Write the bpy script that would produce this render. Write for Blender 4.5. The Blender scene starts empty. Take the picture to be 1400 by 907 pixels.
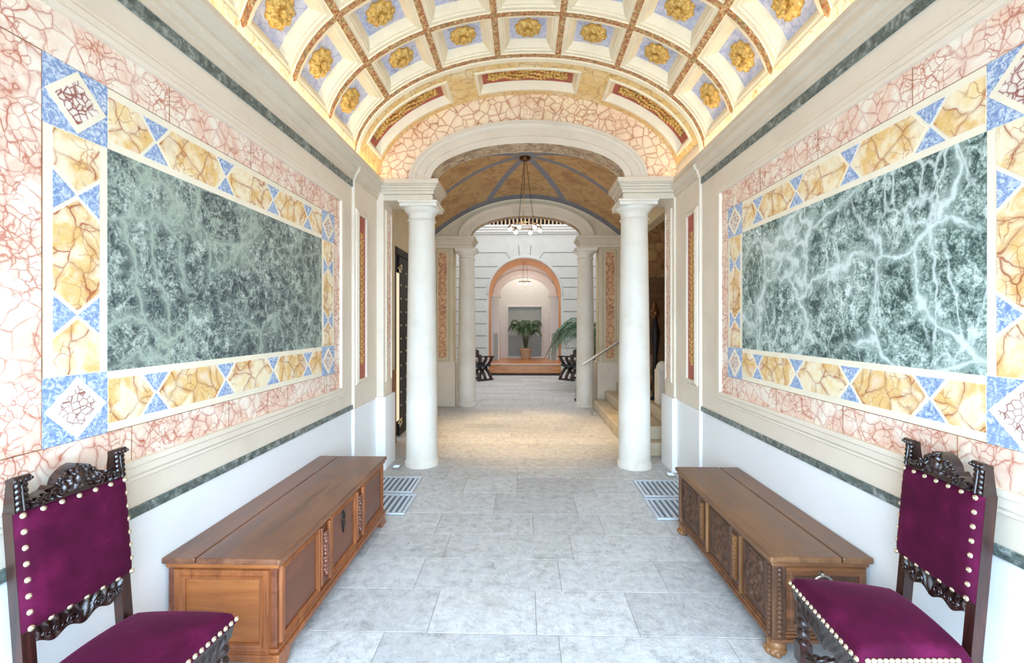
import bpy, bmesh, math, random
from math import sin, cos, pi, sqrt, atan2, radians, exp
from mathutils import Vector, Matrix

scene = bpy.context.scene
COL = scene.collection
rnd = random.Random(11)
ORG = {}


# ---------------------------------------------------------------- colour / material helpers
def S(r, g, b):
    f = lambda c: (c / 255 / 12.92) if c / 255 <= 0.04045 else ((c / 255 + 0.055) / 1.055) ** 2.4
    return (f(r), f(g), f(b), 1.0)


class NT:
    def __init__(self, name):
        self.m = bpy.data.materials.new(name)
        self.m.use_nodes = True
        self.t = self.m.node_tree
        self.t.nodes.clear()
        self.out = self.t.nodes.new('ShaderNodeOutputMaterial')

    def n(self, ty, **kw):
        nd = self.t.nodes.new('ShaderNode' + ty)
        for k, v in kw.items():
            setattr(nd, k, v)
        return nd

    def put(self, inp, v):
        if hasattr(v, 'is_output'):
            self.t.links.new(v, inp)
        else:
            inp.default_value = v

    def co(self, scale=(1, 1, 1), kind='Object', rot=(0, 0, 0), loc=(0, 0, 0)):
        tc = self.n('TexCoord')
        mp = self.n('Mapping')
        mp.inputs['Scale'].default_value = scale
        mp.inputs['Rotation'].default_value = rot
        mp.inputs['Location'].default_value = loc
        self.t.links.new(tc.outputs[kind], mp.inputs['Vector'])
        return mp.outputs['Vector']

    def noise(self, v, scale=5, detail=4, rough=0.55, dist=0.0, color=False):
        nd = self.n('TexNoise')
        self.put(nd.inputs['Vector'], v)
        nd.inputs['Scale'].default_value = scale
        nd.inputs['Detail'].default_value = detail
        nd.inputs['Roughness'].default_value = rough
        nd.inputs['Distortion'].default_value = dist
        return nd.outputs['Color' if color else 'Fac']

    def vor(self, v, scale=5, feature='F1', out='Distance', rand=1.0):
        nd = self.n('TexVoronoi', feature=feature)
        self.put(nd.inputs['Vector'], v)
        nd.inputs['Scale'].default_value = scale
        nd.inputs['Randomness'].default_value = rand
        return nd.outputs[out]

    def math(self, op, a, b=0.0, clamp=False):
        nd = self.n('Math', operation=op, use_clamp=clamp)
        self.put(nd.inputs[0], a)
        self.put(nd.inputs[1], b)
        return nd.outputs[0]

    def mr(self, v, a, b, c=0.0, d=1.0, smooth=True):
        nd = self.n('MapRange', interpolation_type='SMOOTHSTEP' if smooth else 'LINEAR')
        self.put(nd.inputs[0], v)
        for i, x in enumerate((a, b, c, d)):
            self.put(nd.inputs[1 + i], x)
        return nd.outputs[0]

    def mix(self, fac, a, b, mode='MIX'):
        nd = self.n('Mix', data_type='RGBA', blend_type=mode)
        self.put(nd.inputs[0], fac)
        self.put(nd.inputs[6], a)
        self.put(nd.inputs[7], b)
        return nd.outputs[2]

    def ramp(self, fac, stops):
        nd = self.n('ValToRGB')
        cr = nd.color_ramp
        while len(cr.elements) < len(stops):
            cr.elements.new(0.5)
        for e, (p, c) in zip(cr.elements, stops):
            e.position = p
            e.color = c
        self.put(nd.inputs['Fac'], fac)
        return nd.outputs['Color']

    def warp(self, v, nscale, amount, detail=2):
        c = self.noise(v, nscale, detail, color=True)
        s = self.n('VectorMath', operation='SUBTRACT')
        self.put(s.inputs[0], c)
        s.inputs[1].default_value = (0.5, 0.5, 0.5)
        k = self.n('VectorMath', operation='SCALE')
        self.put(k.inputs[0], s.outputs[0])
        k.inputs['Scale'].default_value = amount
        a = self.n('VectorMath', operation='ADD')
        self.put(a.inputs[0], v)
        self.put(a.inputs[1], k.outputs[0])
        return a.outputs[0]

    def bsdf(self, color, rough=0.5, metal=0.0, bump=None, bstr=0.3, bdist=0.01, spec=0.5, sheen=0.0, sheen_tint=None, coat=0.0):
        b = self.n('BsdfPrincipled')
        self.put(b.inputs['Base Color'], color)
        self.put(b.inputs['Roughness'], rough)
        b.inputs['Metallic'].default_value = metal
        b.inputs['Specular IOR Level'].default_value = spec
        if sheen:
            b.inputs['Sheen Weight'].default_value = sheen
            b.inputs['Sheen Roughness'].default_value = 0.35
            if sheen_tint:
                b.inputs['Sheen Tint'].default_value = sheen_tint
        if coat:
            b.inputs['Coat Weight'].default_value = coat
            b.inputs['Coat Roughness'].default_value = 0.25
        if bump is not None:
            bm = self.n('Bump')
            bm.inputs['Strength'].default_value = bstr
            bm.inputs['Distance'].default_value = bdist
            self.put(bm.inputs['Height'], bump)
            self.t.links.new(bm.outputs[0], b.inputs['Normal'])
        self.t.links.new(b.outputs[0], self.out.inputs['Surface'])
        return self.m


def m_plain(name, c, rough=0.5, metal=0.0, var=0.12, scale=6, bump=0.15, spec=0.5, coat=0.0, bs=40):
    t = NT(name)
    v = t.co()
    n = t.noise(v, scale, 5, 0.6)
    dark = tuple(x * (1 - var) for x in c[:3]) + (1,)
    lite = tuple(min(1, x * (1 + var)) for x in c[:3]) + (1,)
    colr = t.ramp(n, [(0.3, dark), (0.7, lite)])
    return t.bsdf(colr, rough, metal, t.noise(v, bs, 4) if bump else None, bump, 0.004, spec, coat=coat)


def m_emit(name, c, strength):
    t = NT(name)
    e = t.n('Emission')
    e.inputs['Color'].default_value = c
    e.inputs['Strength'].default_value = strength
    t.t.links.new(e.outputs[0], t.out.inputs['Surface'])
    return t.m


def m_stone(name, base, stain, rough=0.6, scale=3.0, amt=0.5, vein=0.0):
    t = NT(name)
    v = t.co()
    w = t.warp(v, 2.0, 0.25)
    n = t.noise(w, scale, 6, 0.6)
    c = t.mix(t.mr(n, 0.42, 0.75, 0, amt), base, stain)
    f = t.noise(v, 40, 3, 0.6)
    c = t.mix(t.mr(f, 0.55, 0.8, 0, 0.25), c, stain)
    if vein:
        d = t.vor(t.warp(v, 3, 0.3), 2.2, 'DISTANCE_TO_EDGE')
        c = t.mix(t.mr(d, 0.0, 0.03, vein, 0), c, stain)
    return t.bsdf(c, rough, 0, t.noise(v, 60, 4), 0.12, 0.003, 0.4)


def m_cells(name, cells, vein, scale, width, warp=0.08, wscale=6, rough=0.5, cloud=3.0, second=None, seed=(0, 0, 0), fade=0.5, stretch=(1, 1, 1), rot=(0, 0, 0)):
    """faux marble: cell-shaped veins on a clouded ground"""
    t = NT(name)
    v = t.co(stretch, loc=seed, rot=rot)
    w = t.warp(v, wscale, warp, 3)
    n = t.noise(w, cloud, 5, 0.6)
    k = len(cells)
    ground = t.ramp(n, [(0.3 + 0.4 * i / max(1, k - 1), c) for i, c in enumerate(cells)])
    wv = t.mr(t.noise(v, cloud * 1.7, 3), 0.3, 0.7, width * 0.35, width)
    d = t.vor(w, scale, 'DISTANCE_TO_EDGE')
    a = t.mr(d, 0.0, wv, 1.0, 0.0)
    a = t.math('MULTIPLY', a, t.mr(t.noise(v, cloud * 2.1, 3), 0.3, 0.62, 1 - fade, 1.0))
    c = t.mix(a, ground, vein)
    halo = t.mr(d, 0.0, width * 3.5, 0.28, 0.0)
    c = t.mix(halo, c, vein)
    if second:
        s2, w2, k2 = second
        d2 = t.vor(t.warp(v, wscale * 2, warp * 0.6, 3), s2, 'DISTANCE_TO_EDGE')
        a2 = t.math('MULTIPLY', t.mr(d2, 0.0, w2, k2, 0.0), t.mr(t.noise(v, cloud * 1.3, 3), 0.45, 0.6))
        c = t.mix(a2, c, vein)
    return t.bsdf(c, rough, 0, t.noise(v, 60, 3), 0.08, 0.003, 0.35)


def m_wood(name, dark, mid, light, axis='Y', rough=0.35, coat=0.25, gs=1.0):
    t = NT(name)
    st = {'X': (1.2, 14, 14), 'Y': (14, 1.2, 14), 'Z': (14, 14, 1.2)}[axis]
    v = t.co(tuple(x * gs for x in st))
    w = t.warp(v, 0.8, 0.9)
    n = t.noise(w, 1.6, 6, 0.65, 0.6)
    big = t.noise(t.co(), 2.5, 3)
    c = t.ramp(n, [(0.28, dark), (0.5, mid), (0.75, light)])
    c = t.mix(t.mr(big, 0.35, 0.7, 0.0, 0.45), c, dark)
    return t.bsdf(c, t.mr(n, 0.3, 0.7, rough - 0.06, rough + 0.1), 0, n, 0.12, 0.003, 0.45, coat=coat)


def m_green(name, seed, right):
    t = NT(name)
    v = t.co(loc=seed)
    w = t.warp(v, 2.2, 0.45, 4)
    fine = t.noise(t.warp(v, 9, 0.12, 3), 17, 9, 0.78, 0.6)
    grain = t.noise(v, 90, 5, 0.75)
    mid = t.noise(w, 3.4, 6, 0.65)
    if right:
        dk, gr, lt, wh = S(54, 72, 70), S(118, 138, 128), S(172, 188, 178), S(222, 231, 226)
    else:
        dk, gr, lt, wh = S(56, 66, 70), S(104, 115, 110), S(152, 163, 150), S(200, 208, 196)
    f2 = t.math('ADD', fine, t.math('MULTIPLY', t.math('SUBTRACT', grain, 0.5), 0.55))
    f2 = t.math('ADD', f2, t.math('MULTIPLY', t.math('SUBTRACT', mid, 0.5), 0.42 if right else 0.36))
    c = t.ramp(f2, [(0.40, dk), (0.485, gr), (0.56, lt), (0.66, wh)])
    jag = t.math('MULTIPLY', t.math('SUBTRACT', fine, 0.5), 0.16)
    d = t.math('ADD', t.vor(w, 2.1 if right else 2.9, 'DISTANCE_TO_EDGE'), jag)
    gate = t.mr(t.noise(v, 1.8, 2), 0.36, 0.5)
    broad = t.math('MULTIPLY', t.mr(d, 0.01, 0.12, 0.55, 0), gate)
    c = t.mix(broad, c, lt)
    thin = t.math('MULTIPLY', t.mr(d, 0.0, 0.035 if right else 0.03, 0.85 if right else 0.6, 0), gate)
    c = t.mix(thin, c, wh if right else S(178, 190, 170))
    vs = t.co((1, 1.0, 0.55) if right else (1, 1, 1), loc=seed, rot=(0.7, 0, 0) if right else (0, 0, 0))
    d2 = t.math('ADD', t.vor(t.warp(vs, 4, 0.25, 4), 5.0 if right else 7.0, 'DISTANCE_TO_EDGE'), t.math('MULTIPLY', jag, 0.5))
    g2 = t.mr(t.noise(v, 3.1, 3), 0.42, 0.6)
    c = t.mix(t.math('MULTIPLY', t.mr(d2, 0, 0.04, 0.75, 0), g2), c, wh if right else S(172, 186, 166))
    return t.bsdf(c, 0.5, 0, fine, 0.06, 0.003, 0.4)


M = {}


def make_mats():
    M['plaster'] = m_stone('white_plaster', S(246, 246, 245), S(232, 232, 229), 0.55, 2, 0.3)
    M['cream'] = m_stone('cream_stone', S(235, 221, 201), S(217, 201, 179), 0.55, 2.2, 0.5)
    M['creamband'] = m_plain('cream_paint', S(243, 231, 206), 0.55, var=0.05, bump=0.05)
    M['cornice'] = m_stone('cornice_stone', S(221, 207, 186), S(199, 185, 164), 0.55, 3, 0.5)
    M['pink'] = m_cells('pink_veined_marble', [S(244, 218, 196), S(248, 236, 218), S(238, 202, 180), S(248, 232, 210)], S(190, 98, 70), 12, 0.035, 0.13, 5, second=(24, 0.075, 0.75), fade=0.8, cloud=4)
    M['yellow'] = m_cells('yellow_veined_marble', [S(242, 216, 160), S(247, 232, 200), S(232, 190, 118), S(242, 220, 200)], S(172, 90, 50), 6.5, 0.035, 0.16, 4, cloud=5, second=(15, 0.05, 0.6), fade=0.7)
    M['yellowpale'] = m_cells('pale_yellow_band', [S(246, 232, 196), S(248, 238, 212), S(238, 214, 160)], S(196, 150, 96), 9, 0.03, 0.2, 5, fade=0.7)
    M['yellowband'] = m_cells('ochre_band_marble', [S(242, 218, 164), S(238, 204, 136), S(247, 232, 196)], S(190, 142, 90), 8, 0.03, 0.2, 5, cloud=4, fade=0.7)
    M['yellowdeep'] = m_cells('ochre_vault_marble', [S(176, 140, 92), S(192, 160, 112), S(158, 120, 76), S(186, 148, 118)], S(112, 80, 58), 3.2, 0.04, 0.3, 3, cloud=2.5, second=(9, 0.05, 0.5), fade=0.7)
    M['tymp'] = m_cells('pink_cobbled_marble', [S(246, 224, 184), S(248, 228, 200), S(240, 208, 176)], S(184, 114, 66), 10, 0.055, 0.05, 5, fade=0.3, cloud=2.5, second=(19, 0.06, 0.6))
    M['redcells'] = m_cells('red_cell_marble', [S(246, 236, 222), S(250, 240, 226)], S(140, 60, 48), 40, 0.15, 0.02, 8, fade=0.05)
    t = NT('blue_speckled_paint')
    v = t.co()
    f = t.noise(t.warp(v, 30, 0.05), 75, 4, 0.6)
    g = t.noise(v, 5, 3)
    c = t.ramp(f, [(0.38, S(110, 136, 182)), (0.5, S(150, 170, 203)), (0.6, S(218, 223, 226))])
    c = t.mix(t.mr(g, 0.3, 0.7, 0, 0.35), c, S(170, 186, 212))
    M['blue'] = t.bsdf(c, 0.5)
    t = NT('blue_coffer_marble')
    v = t.co()
    d = t.vor(t.warp(v, 8, 0.08), 16, 'DISTANCE_TO_EDGE')
    n = t.noise(v, 9, 5)
    c = t.ramp(n, [(0.3, S(186, 192, 224)), (0.55, S(218, 220, 236)), (0.75, S(168, 176, 214))])
    c = t.mix(t.mr(d, 0, 0.05, 0.55, 0), c, S(132, 140, 190))
    M['cofferblue'] = t.bsdf(c, 0.6)
    t = NT('mosaic_rib')
    v = t.co()
    vc = t.vor(t.warp(v, 20, 0.02), 62, 'F1', 'Color')
    sep = t.n('SeparateColor')
    t.put(sep.inputs[0], vc)
    c = t.ramp(sep.outputs[0], [(0.15, S(176, 100, 64)), (0.35, S(216, 178, 116)), (0.55, S(134, 122, 84)), (0.72, S(228, 198, 146)), (0.9, S(190, 128, 92))])
    d = t.vor(t.warp(v, 20, 0.02), 62, 'DISTANCE_TO_EDGE')
    c = t.mix(t.mr(d, 0, 0.08, 0.4, 0), c, S(120, 84, 60))
    M['mosaic'] = t.bsdf(c, 0.5)
    M['green_l'] = m_green('green_marble_dark', (0, 0, 0), False)
    M['green_r'] = m_green('green_marble_pale', (3, 5, 2), True)
    t = NT('green_stripe_marble')
    v = t.co()
    n = t.noise(t.warp(v, 12, 0.1), 22, 6, 0.7)
    M['stripe'] = t.bsdf(t.ramp(n, [(0.36, S(60, 70, 66)), (0.52, S(104, 114, 108)), (0.66, S(170, 176, 170))]), 0.35)
    M['ceilcream'] = m_plain('cream_coffer_plaster', S(244, 231, 202), 0.6, var=0.06, bump=0.08)
    M['red'] = m_plain('terracotta_red', S(178, 92, 70), 0.55, var=0.15, scale=14)
    t = NT('gilding')
    v = t.co()
    n = t.noise(v, 55, 5, 0.65)
    M['gold'] = t.bsdf(t.ramp(n, [(0.32, S(168, 120, 50)), (0.5, S(222, 180, 96)), (0.68, S(246, 218, 148))]), 0.45, 0.25, t.noise(v, 70, 4), 0.5, 0.006, 0.5)
    t = NT('white_stone_column')
    v = t.co()
    n = t.noise(t.warp(v, 1.5, 0.4), 2.2, 6, 0.6)
    c = t.ramp(n, [(0.35, S(238, 232, 220)), (0.6, S(226, 217, 201)), (0.8, S(202, 188, 166))])
    p = t.noise(v, 30, 5, 0.7)
    c = t.mix(t.mr(p, 0.62, 0.75, 0, 0.35), c, S(190, 178, 158))
    M['column'] = t.bsdf(c, 0.6, 0, p, 0.15, 0.004)
    # floor slabs: tint attribute for slab to slab variation
    t = NT('grey_flagstone')
    v = t.co()
    at = t.n('Attribute', attribute_name='tint')
    n = t.noise(t.warp(v, 3, 0.2), 4, 6, 0.65)
    f = t.noise(v, 60, 5, 0.7)
    g = t.noise(t.warp(v, 8, 0.1), 15, 9, 0.8)
    c = t.ramp(g, [(0.36, S(158, 157, 156)), (0.47, S(196, 195, 194)), (0.56, S(212, 211, 209)), (0.68, S(230, 228, 225))])
    c = t.mix(t.mr(n, 0.35, 0.7, 0.0, 0.5), c, S(212, 211, 210))
    pit = t.math('MULTIPLY', t.mr(f, 0.56, 0.66), t.mr(t.noise(v, 1.7, 3), 0.45, 0.6, 0.15, 1.0))
    c = t.mix(t.math('MULTIPLY', pit, 0.6), c, S(132, 129, 126))
    stain = t.mr(t.noise(t.warp(v, 5, 0.3), 2.6, 5), 0.56, 0.7, 0, 0.35)
    c = t.mix(stain, c, S(172, 163, 150))
    c = t.mix(1.0, c, at.outputs['Color'], 'MULTIPLY')
    hsum = t.math('ADD', t.math('MULTIPLY', g, 1.5), f)
    M['slab'] = t.bsdf(c, t.mr(n, 0.3, 0.7, 0.42, 0.6), 0, hsum, 0.45, 0.007, 0.4)
    M['joint'] = m_plain('dark_joint', S(142, 139, 134), 0.9, var=0.2, scale=20)
    M['woodfloor'] = m_wood('orange_wood_floor', S(190, 112, 54), S(222, 146, 78), S(236, 172, 106), 'X', 0.3, 0.3)
    M['walnut'] = m_wood('dark_walnut', S(22, 11, 10), S(40, 20, 16), S(62, 32, 24), 'Z', 0.28, 0.7, 1.5)
    M['walnutred'] = m_wood('reddish_walnut', S(28, 13, 11), S(52, 25, 19), S(86, 42, 28), 'Z', 0.32, 0.4, 1.5)
    M['chest'] = m_wood('warm_walnut_y', S(84, 42, 24), S(118, 64, 38), S(144, 84, 52), 'Y', 0.38, 0.25)
    M['chestx'] = m_wood('warm_walnut_x', S(112, 58, 24), S(160, 92, 42), S(184, 116, 58), 'X', 0.38, 0.25)
    M['chestz'] = m_wood('warm_walnut_z', S(104, 54, 26), S(152, 86, 44), S(178, 110, 58), 'Z', 0.36, 0.25)
    M['chesttop'] = m_wood('walnut_lid', S(88, 52, 34), S(124, 78, 52), S(150, 102, 70), 'Y', 0.34, 0.35)
    M['oak'] = m_wood('dark_oak_y', S(76, 44, 24), S(112, 70, 40), S(142, 94, 56), 'Y', 0.4, 0.2)
    M['oaktop'] = m_wood('oak_lid', S(88, 56, 32), S(120, 80, 48), S(146, 104, 66), 'Y', 0.38, 0.25)
    M['oakdark'] = m_wood('carved_dark_oak', S(50, 30, 18), S(84, 52, 32), S(118, 78, 48), 'Z', 0.42, 0.2)
    M['oaklight'] = m_wood('light_carved_oak', S(92, 58, 32), S(130, 86, 48), S(164, 116, 70), 'Z', 0.42, 0.2)
    M['oakx'] = m_wood('dark_oak_x', S(80, 44, 24), S(118, 72, 40), S(146, 94, 54), 'X', 0.4, 0.2)
    t = NT('magenta_velvet')
    v = t.co()
    n = t.noise(t.warp(v, 5, 0.2), 7, 5, 0.6)
    f = t.noise(v, 260, 3)
    c = t.ramp(n, [(0.32, S(58, 4, 32)), (0.55, S(74, 7, 42)), (0.75, S(96, 16, 58))])
    M['velvet'] = t.bsdf(c, 0.85, 0, f, 0.25, 0.002, 0.15, sheen=0.22, sheen_tint=S(226, 110, 160))
    M['brass'] = m_plain('aged_brass', S(222, 204, 172), 0.32, 0.75, var=0.2, scale=60, bump=0.2)
    M['bronze'] = m_plain('dark_bronze', S(96, 66, 40), 0.35, 0.8, var=0.2, scale=30)
    M['iron'] = m_plain('black_iron', S(34, 29, 27), 0.5, 0.5, var=0.2, scale=40)
    M['steel'] = m_plain('brushed_steel', S(190, 182, 170), 0.28, 0.95, var=0.06, scale=20, bump=0.05)
    M['grate'] = m_plain('painted_grey_metal', S(206, 214, 222), 0.45, 0.2, var=0.06)
    M['grateshade'] = m_plain('pit_shade', S(104, 116, 134), 0.8, var=0.1)  # shade between the grate bars, put into the colour
    M['white'] = m_plain('white_wall_paint', S(232, 229, 224), 0.6, var=0.03, bump=0.05)
    M['greywall'] = m_plain('pale_grey_stucco', S(208, 205, 199), 0.65, var=0.05, scale=3)
    M['greyjoint'] = m_plain('mortar_joint', S(128, 126, 120), 0.8)  # dark grey mortar of the joint lines
    M['tan'] = m_plain('tan_plaster', S(214, 158, 110), 0.6, var=0.08)
    M['nichegrey'] = m_plain('grey_green_niche', S(200, 206, 200), 0.6, var=0.05)
    M['nichedark'] = m_plain('grey_dado_niche', S(172, 178, 174), 0.6, var=0.06)
    M['terracotta'] = m_plain('pale_terracotta', S(192, 166, 134), 0.75, var=0.12)
    M['soil'] = m_plain('soil', S(70, 52, 38), 0.9)
    M['leaf'] = m_plain('palm_leaf', S(64, 98, 66), 0.45, var=0.35, scale=7)
    M['stem'] = m_plain('palm_stem', S(74, 84, 48), 0.6, var=0.2)
    M['beige'] = m_stone('beige_vestibule_stone', S(216, 202, 172), S(196, 178, 144), 0.6, 2.5, 0.6)
    M['redstrip'] = m_cells('red_marble_strip', [S(206, 150, 110), S(222, 178, 132), S(190, 124, 92)], S(132, 66, 48), 10, 0.06, 0.2, 6, cloud=5, fade=0.4)
    M['brownstone'] = m_cells('brown_marble_wainscot', [S(140, 92, 56), S(160, 110, 70)], S(96, 58, 36), 8, 0.05)
    M['stair'] = m_stone('worn_stair_stone', S(206, 192, 166), S(170, 152, 124), 0.5, 3, 0.7)
    M['leather'] = m_plain('dark_blue_leather', S(46, 54, 62), 0.4, var=0.2)
    M['lamp'] = m_emit('lamp_glow', (1.0, 0.93, 0.8, 1), 34)
    M['led'] = m_emit('led_glow', (1.0, 0.76, 0.44, 1), LED_STRENGTH)
    M['doorglow'] = m_emit('lit_glass', (1.0, 0.84, 0.58, 1), 1.0)
    M['stairshade'] = m_plain('stair_shade', S(112, 84, 54), 0.6)  # gloom of the stairwell put into the colour of the upper steps
    M['galleryshade'] = m_plain('gallery_shade', S(44, 36, 32), 0.8)  # shade of the gallery recess as a plain dark colour
    M['drop'] = m_plain('polished_red_drop', S(112, 62, 46), 0.25, var=0.25, coat=0.6)
    M['uplight'] = m_emit('uplight_glass', (0.62, 0.8, 1.0, 1), 1.2)
    t = NT('painted_soffit_frieze')
    v = t.co()
    d = t.vor(t.warp(v, 10, 0.12), 7, 'DISTANCE_TO_EDGE')
    c = t.mix(t.mr(t.noise(v, 9, 4), 0.4, 0.6), S(196, 172, 138), S(168, 136, 104))
    c = t.mix(t.mr(d, 0, 0.06, 0.8, 0), c, S(120, 84, 66))
    M['soffit'] = t.bsdf(c, 0.6)
    # ochre vault with painted blue-grey ribs meeting at its crown
    t = NT('ochre_vault_with_blue_ribs')
    tc = t.n('TexCoord')
    v = tc.outputs['Object']
    w = t.warp(v, 3, 0.3)
    n = t.noise(w, 2.6, 6, 0.6)
    base = t.ramp(n, [(0.3, S(172, 134, 88)), (0.5, S(190, 156, 108)), (0.66, S(158, 118, 76)), (0.8, S(182, 148, 120))])
    d = t.vor(t.warp(v, 4, 0.3, 4), 3.0, 'DISTANCE_TO_EDGE')
    base = t.mix(t.mr(d, 0, 0.04, 0.55, 0), base, S(128, 88, 62))
    sx = t.n('SeparateXYZ')
    t.put(sx.inputs[0], v)
    X, Y = sx.outputs[0], sx.outputs[1]
    mn = None
    for a in (24, 68, 112, 156):
        l = t.math('ABSOLUTE', t.math('ADD', t.math('MULTIPLY', X, cos(radians(a))), t.math('MULTIPLY', Y, -sin(radians(a)))))
        mn = l if mn is None else t.math('MINIMUM', mn, l)
    rib = t.mr(mn, 0.05, 0.062, 1, 0)
    ey = t.math('SUBTRACT', 1.56, t.math('ABSOLUTE', Y))
    rib = t.math('MAXIMUM', rib, t.mr(ey, 0.0, 0.012, 1, 0))
    ribc = t.mix(t.noise(v, 9, 4), S(104, 108, 126), S(140, 142, 152))
    M['vault2'] = t.bsdf(t.mix(rib, base, ribc), 0.6)


# ---------------------------------------------------------------- mesh helpers
class MB:
    def __init__(self):
        self.v, self.f, self.m = [], [], []

    def add(self, vs, fs, mi=0):
        k = len(self.v)
        self.v += [tuple(p) for p in vs]
        self.f += [tuple(i + k for i in f) for f in fs]
        self.m += [mi] * len(fs)

    def box(self, x0, x1, y0, y1, z0, z1, mi=0):
        self.add([(x0, y0, z0), (x1, y0, z0), (x1, y1, z0), (x0, y1, z0), (x0, y0, z1), (x1, y0, z1), (x1, y1, z1), (x0, y1, z1)],
                 [(0, 3, 2, 1), (4, 5, 6, 7), (0, 1, 5, 4), (1, 2, 6, 5), (2, 3, 7, 6), (3, 0, 4, 7)], mi)
        return self

    def hexa(self, bot, top, mi=0):
        """two matching polygons joined by side walls"""
        n = len(bot)
        self.add(list(bot) + list(top), [tuple(range(n))[::-1], tuple(range(n, 2 * n))] + [(i, (i + 1) % n, n + (i + 1) % n, n + i) for i in range(n)], mi)
        return self

    def lathe(self, prof, c=(0, 0, 0), seg=32, mi=0, cap=True):
        vs, fs = [], []
        for r, z in prof:
            for i in range(seg):
                a = 2 * pi * i / seg
                vs.append((c[0] + r * cos(a), c[1] + r * sin(a), c[2] + z))
        for j in range(len(prof) - 1):
            for i in range(seg):
                a, b = j * seg + i, j * seg + (i + 1) % seg
                fs.append((a, b, b + seg, a + seg))
        if cap:
            fs.append(tuple(range(seg))[::-1])
            fs.append(tuple(range((len(prof) - 1) * seg, len(prof) * seg)))
        self.add(vs, fs, mi)
        return self

    def tube(self, pts, r, seg=8, mi=0, flat=1.0, cap=True):
        pts = [Vector(p) for p in pts]
        rs = r if isinstance(r, (list, tuple)) else [r] * len(pts)
        vs, fs = [], []
        ref = None
        for i, p in enumerate(pts):
            d = (pts[min(i + 1, len(pts) - 1)] - pts[max(i - 1, 0)]).normalized()
            if ref is None:
                ref = Vector((0, 0, 1)) if abs(d.z) < 0.9 else Vector((1, 0, 0))
            u = d.cross(ref)
            if u.length < 1e-6:
                u = d.orthogonal()
            u.normalize()
            w = u.cross(d).normalized()
            ref = w
            for k in range(seg):
                a = 2 * pi * (k + 0.5) / seg
                vs.append(p + u * (rs[i] * cos(a)) + w * (rs[i] * flat * sin(a)))
        for i in range(len(pts) - 1):
            for k in range(seg):
                a, b = i * seg + k, i * seg + (k + 1) % seg
                fs.append((a, b, b + seg, a + seg))
        if cap:
            fs.append(tuple(range(seg))[::-1])
            fs.append(tuple(range((len(pts) - 1) * seg, len(pts) * seg)))
        self.add(vs, fs, mi)
        return self

    def ball(self, c, r, seg=10, rings=6, mi=0, mat=None):
        r = (r, r, r) if not isinstance(r, (tuple, list)) else r
        vs, fs = [], []
        for j in range(1, rings):
            t = pi * j / rings
            for i in range(seg):
                a = 2 * pi * i / seg
                p = Vector((r[0] * sin(t) * cos(a), r[1] * sin(t) * sin(a), r[2] * cos(t)))
                vs.append((mat @ p if mat else p) + Vector(c))
        top, bot = Vector((0, 0, r[2])), Vector((0, 0, -r[2]))
        vs += [(mat @ top if mat else top) + Vector(c), (mat @ bot if mat else bot) + Vector(c)]
        T, B = len(vs) - 2, len(vs) - 1
        for j in range(rings - 2):
            for i in range(seg):
                a, b = j * seg + i, j * seg + (i + 1) % seg
                fs.append((a, b, b + seg, a + seg))
        for i in range(seg):
            fs.append((T, (i + 1) % seg, i))
            k = (rings - 2) * seg
            fs.append((B, k + i, k + (i + 1) % seg))
        self.add(vs, fs, mi)
        return self

    def grid(self, fn, nu, nv, mi=0, wrap=False):
        vs = [fn(i / nu, j / nv) for j in range(nv + 1) for i in range(nu + 1)]
        fs = [(j * (nu + 1) + i, j * (nu + 1) + i + 1, (j + 1) * (nu + 1) + i + 1, (j + 1) * (nu + 1) + i) for j in range(nv) for i in range(nu)]
        self.add(vs, fs, mi)
        return self

    def slabgrid(self, front, back, nu, nv, mi=0):
        """closed solid between a front and a back surface, each fn(u, v)"""
        k = (nu + 1) * (nv + 1)
        vs = [front(i / nu, j / nv) for j in range(nv + 1) for i in range(nu + 1)] + [back(i / nu, j / nv) for j in range(nv + 1) for i in range(nu + 1)]
        fs = []
        id_ = lambda i, j: j * (nu + 1) + i
        for j in range(nv):
            for i in range(nu):
                q = (id_(i, j), id_(i + 1, j), id_(i + 1, j + 1), id_(i, j + 1))
                fs.append(q)
                fs.append(tuple(x + k for x in q[::-1]))
        edge = [(i, 0) for i in range(nu)] + [(nu, j) for j in range(nv)] + [(i, nv) for i in range(nu, 0, -1)] + [(0, j) for j in range(nv, 0, -1)]
        for a, b in zip(edge, edge[1:] + edge[:1]):
            p, q = id_(*a), id_(*b)
            fs.append((p, p + k, q + k, q))
        self.add(vs, fs, mi)
        return self

    def rect_sweep(self, fn, u0, u1, v0, v1, prof, mi=0):
        """moulding around a rectangle; prof = [(outward, height)]"""
        vs, fs = [], []
        for w, h in prof:
            for (u, v) in ((u0 - w, v0 - w), (u1 + w, v0 - w), (u1 + w, v1 + w), (u0 - w, v1 + w)):
                vs.append(fn(u, v, h))
        for j in range(len(prof) - 1):
            for i in range(4):
                a, b = j * 4 + i, j * 4 + (i + 1) % 4
                fs.append((a, b, b + 4, a + 4))
        self.add(vs, fs, mi)
        return self

    def build(self, name, mats, parent=None, smooth=None, bevel=0.0, weld=False, recalc=True, segs=2):
        me = bpy.data.meshes.new(name)
        o = bpy.data.objects.new(name, me)
        COL.objects.link(o)
        org = ORG.get(parent.name, Vector((0, 0, 0))) if parent is not None else Vector((0, 0, 0))
        q = parent
        me.from_pydata([Vector(p) - org for p in self.v], [], self.f)
        for x in (mats if isinstance(mats, (list, tuple)) else [mats]):
            me.materials.append(x)
        me.polygons.foreach_set('material_index', self.m)
        bm = bmesh.new()
        bm.from_mesh(me)
        if weld:
            bmesh.ops.remove_doubles(bm, verts=bm.verts, dist=1e-5)
        if recalc:
            bmesh.ops.recalc_face_normals(bm, faces=bm.faces)
        bm.to_mesh(me)
        bm.free()
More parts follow.
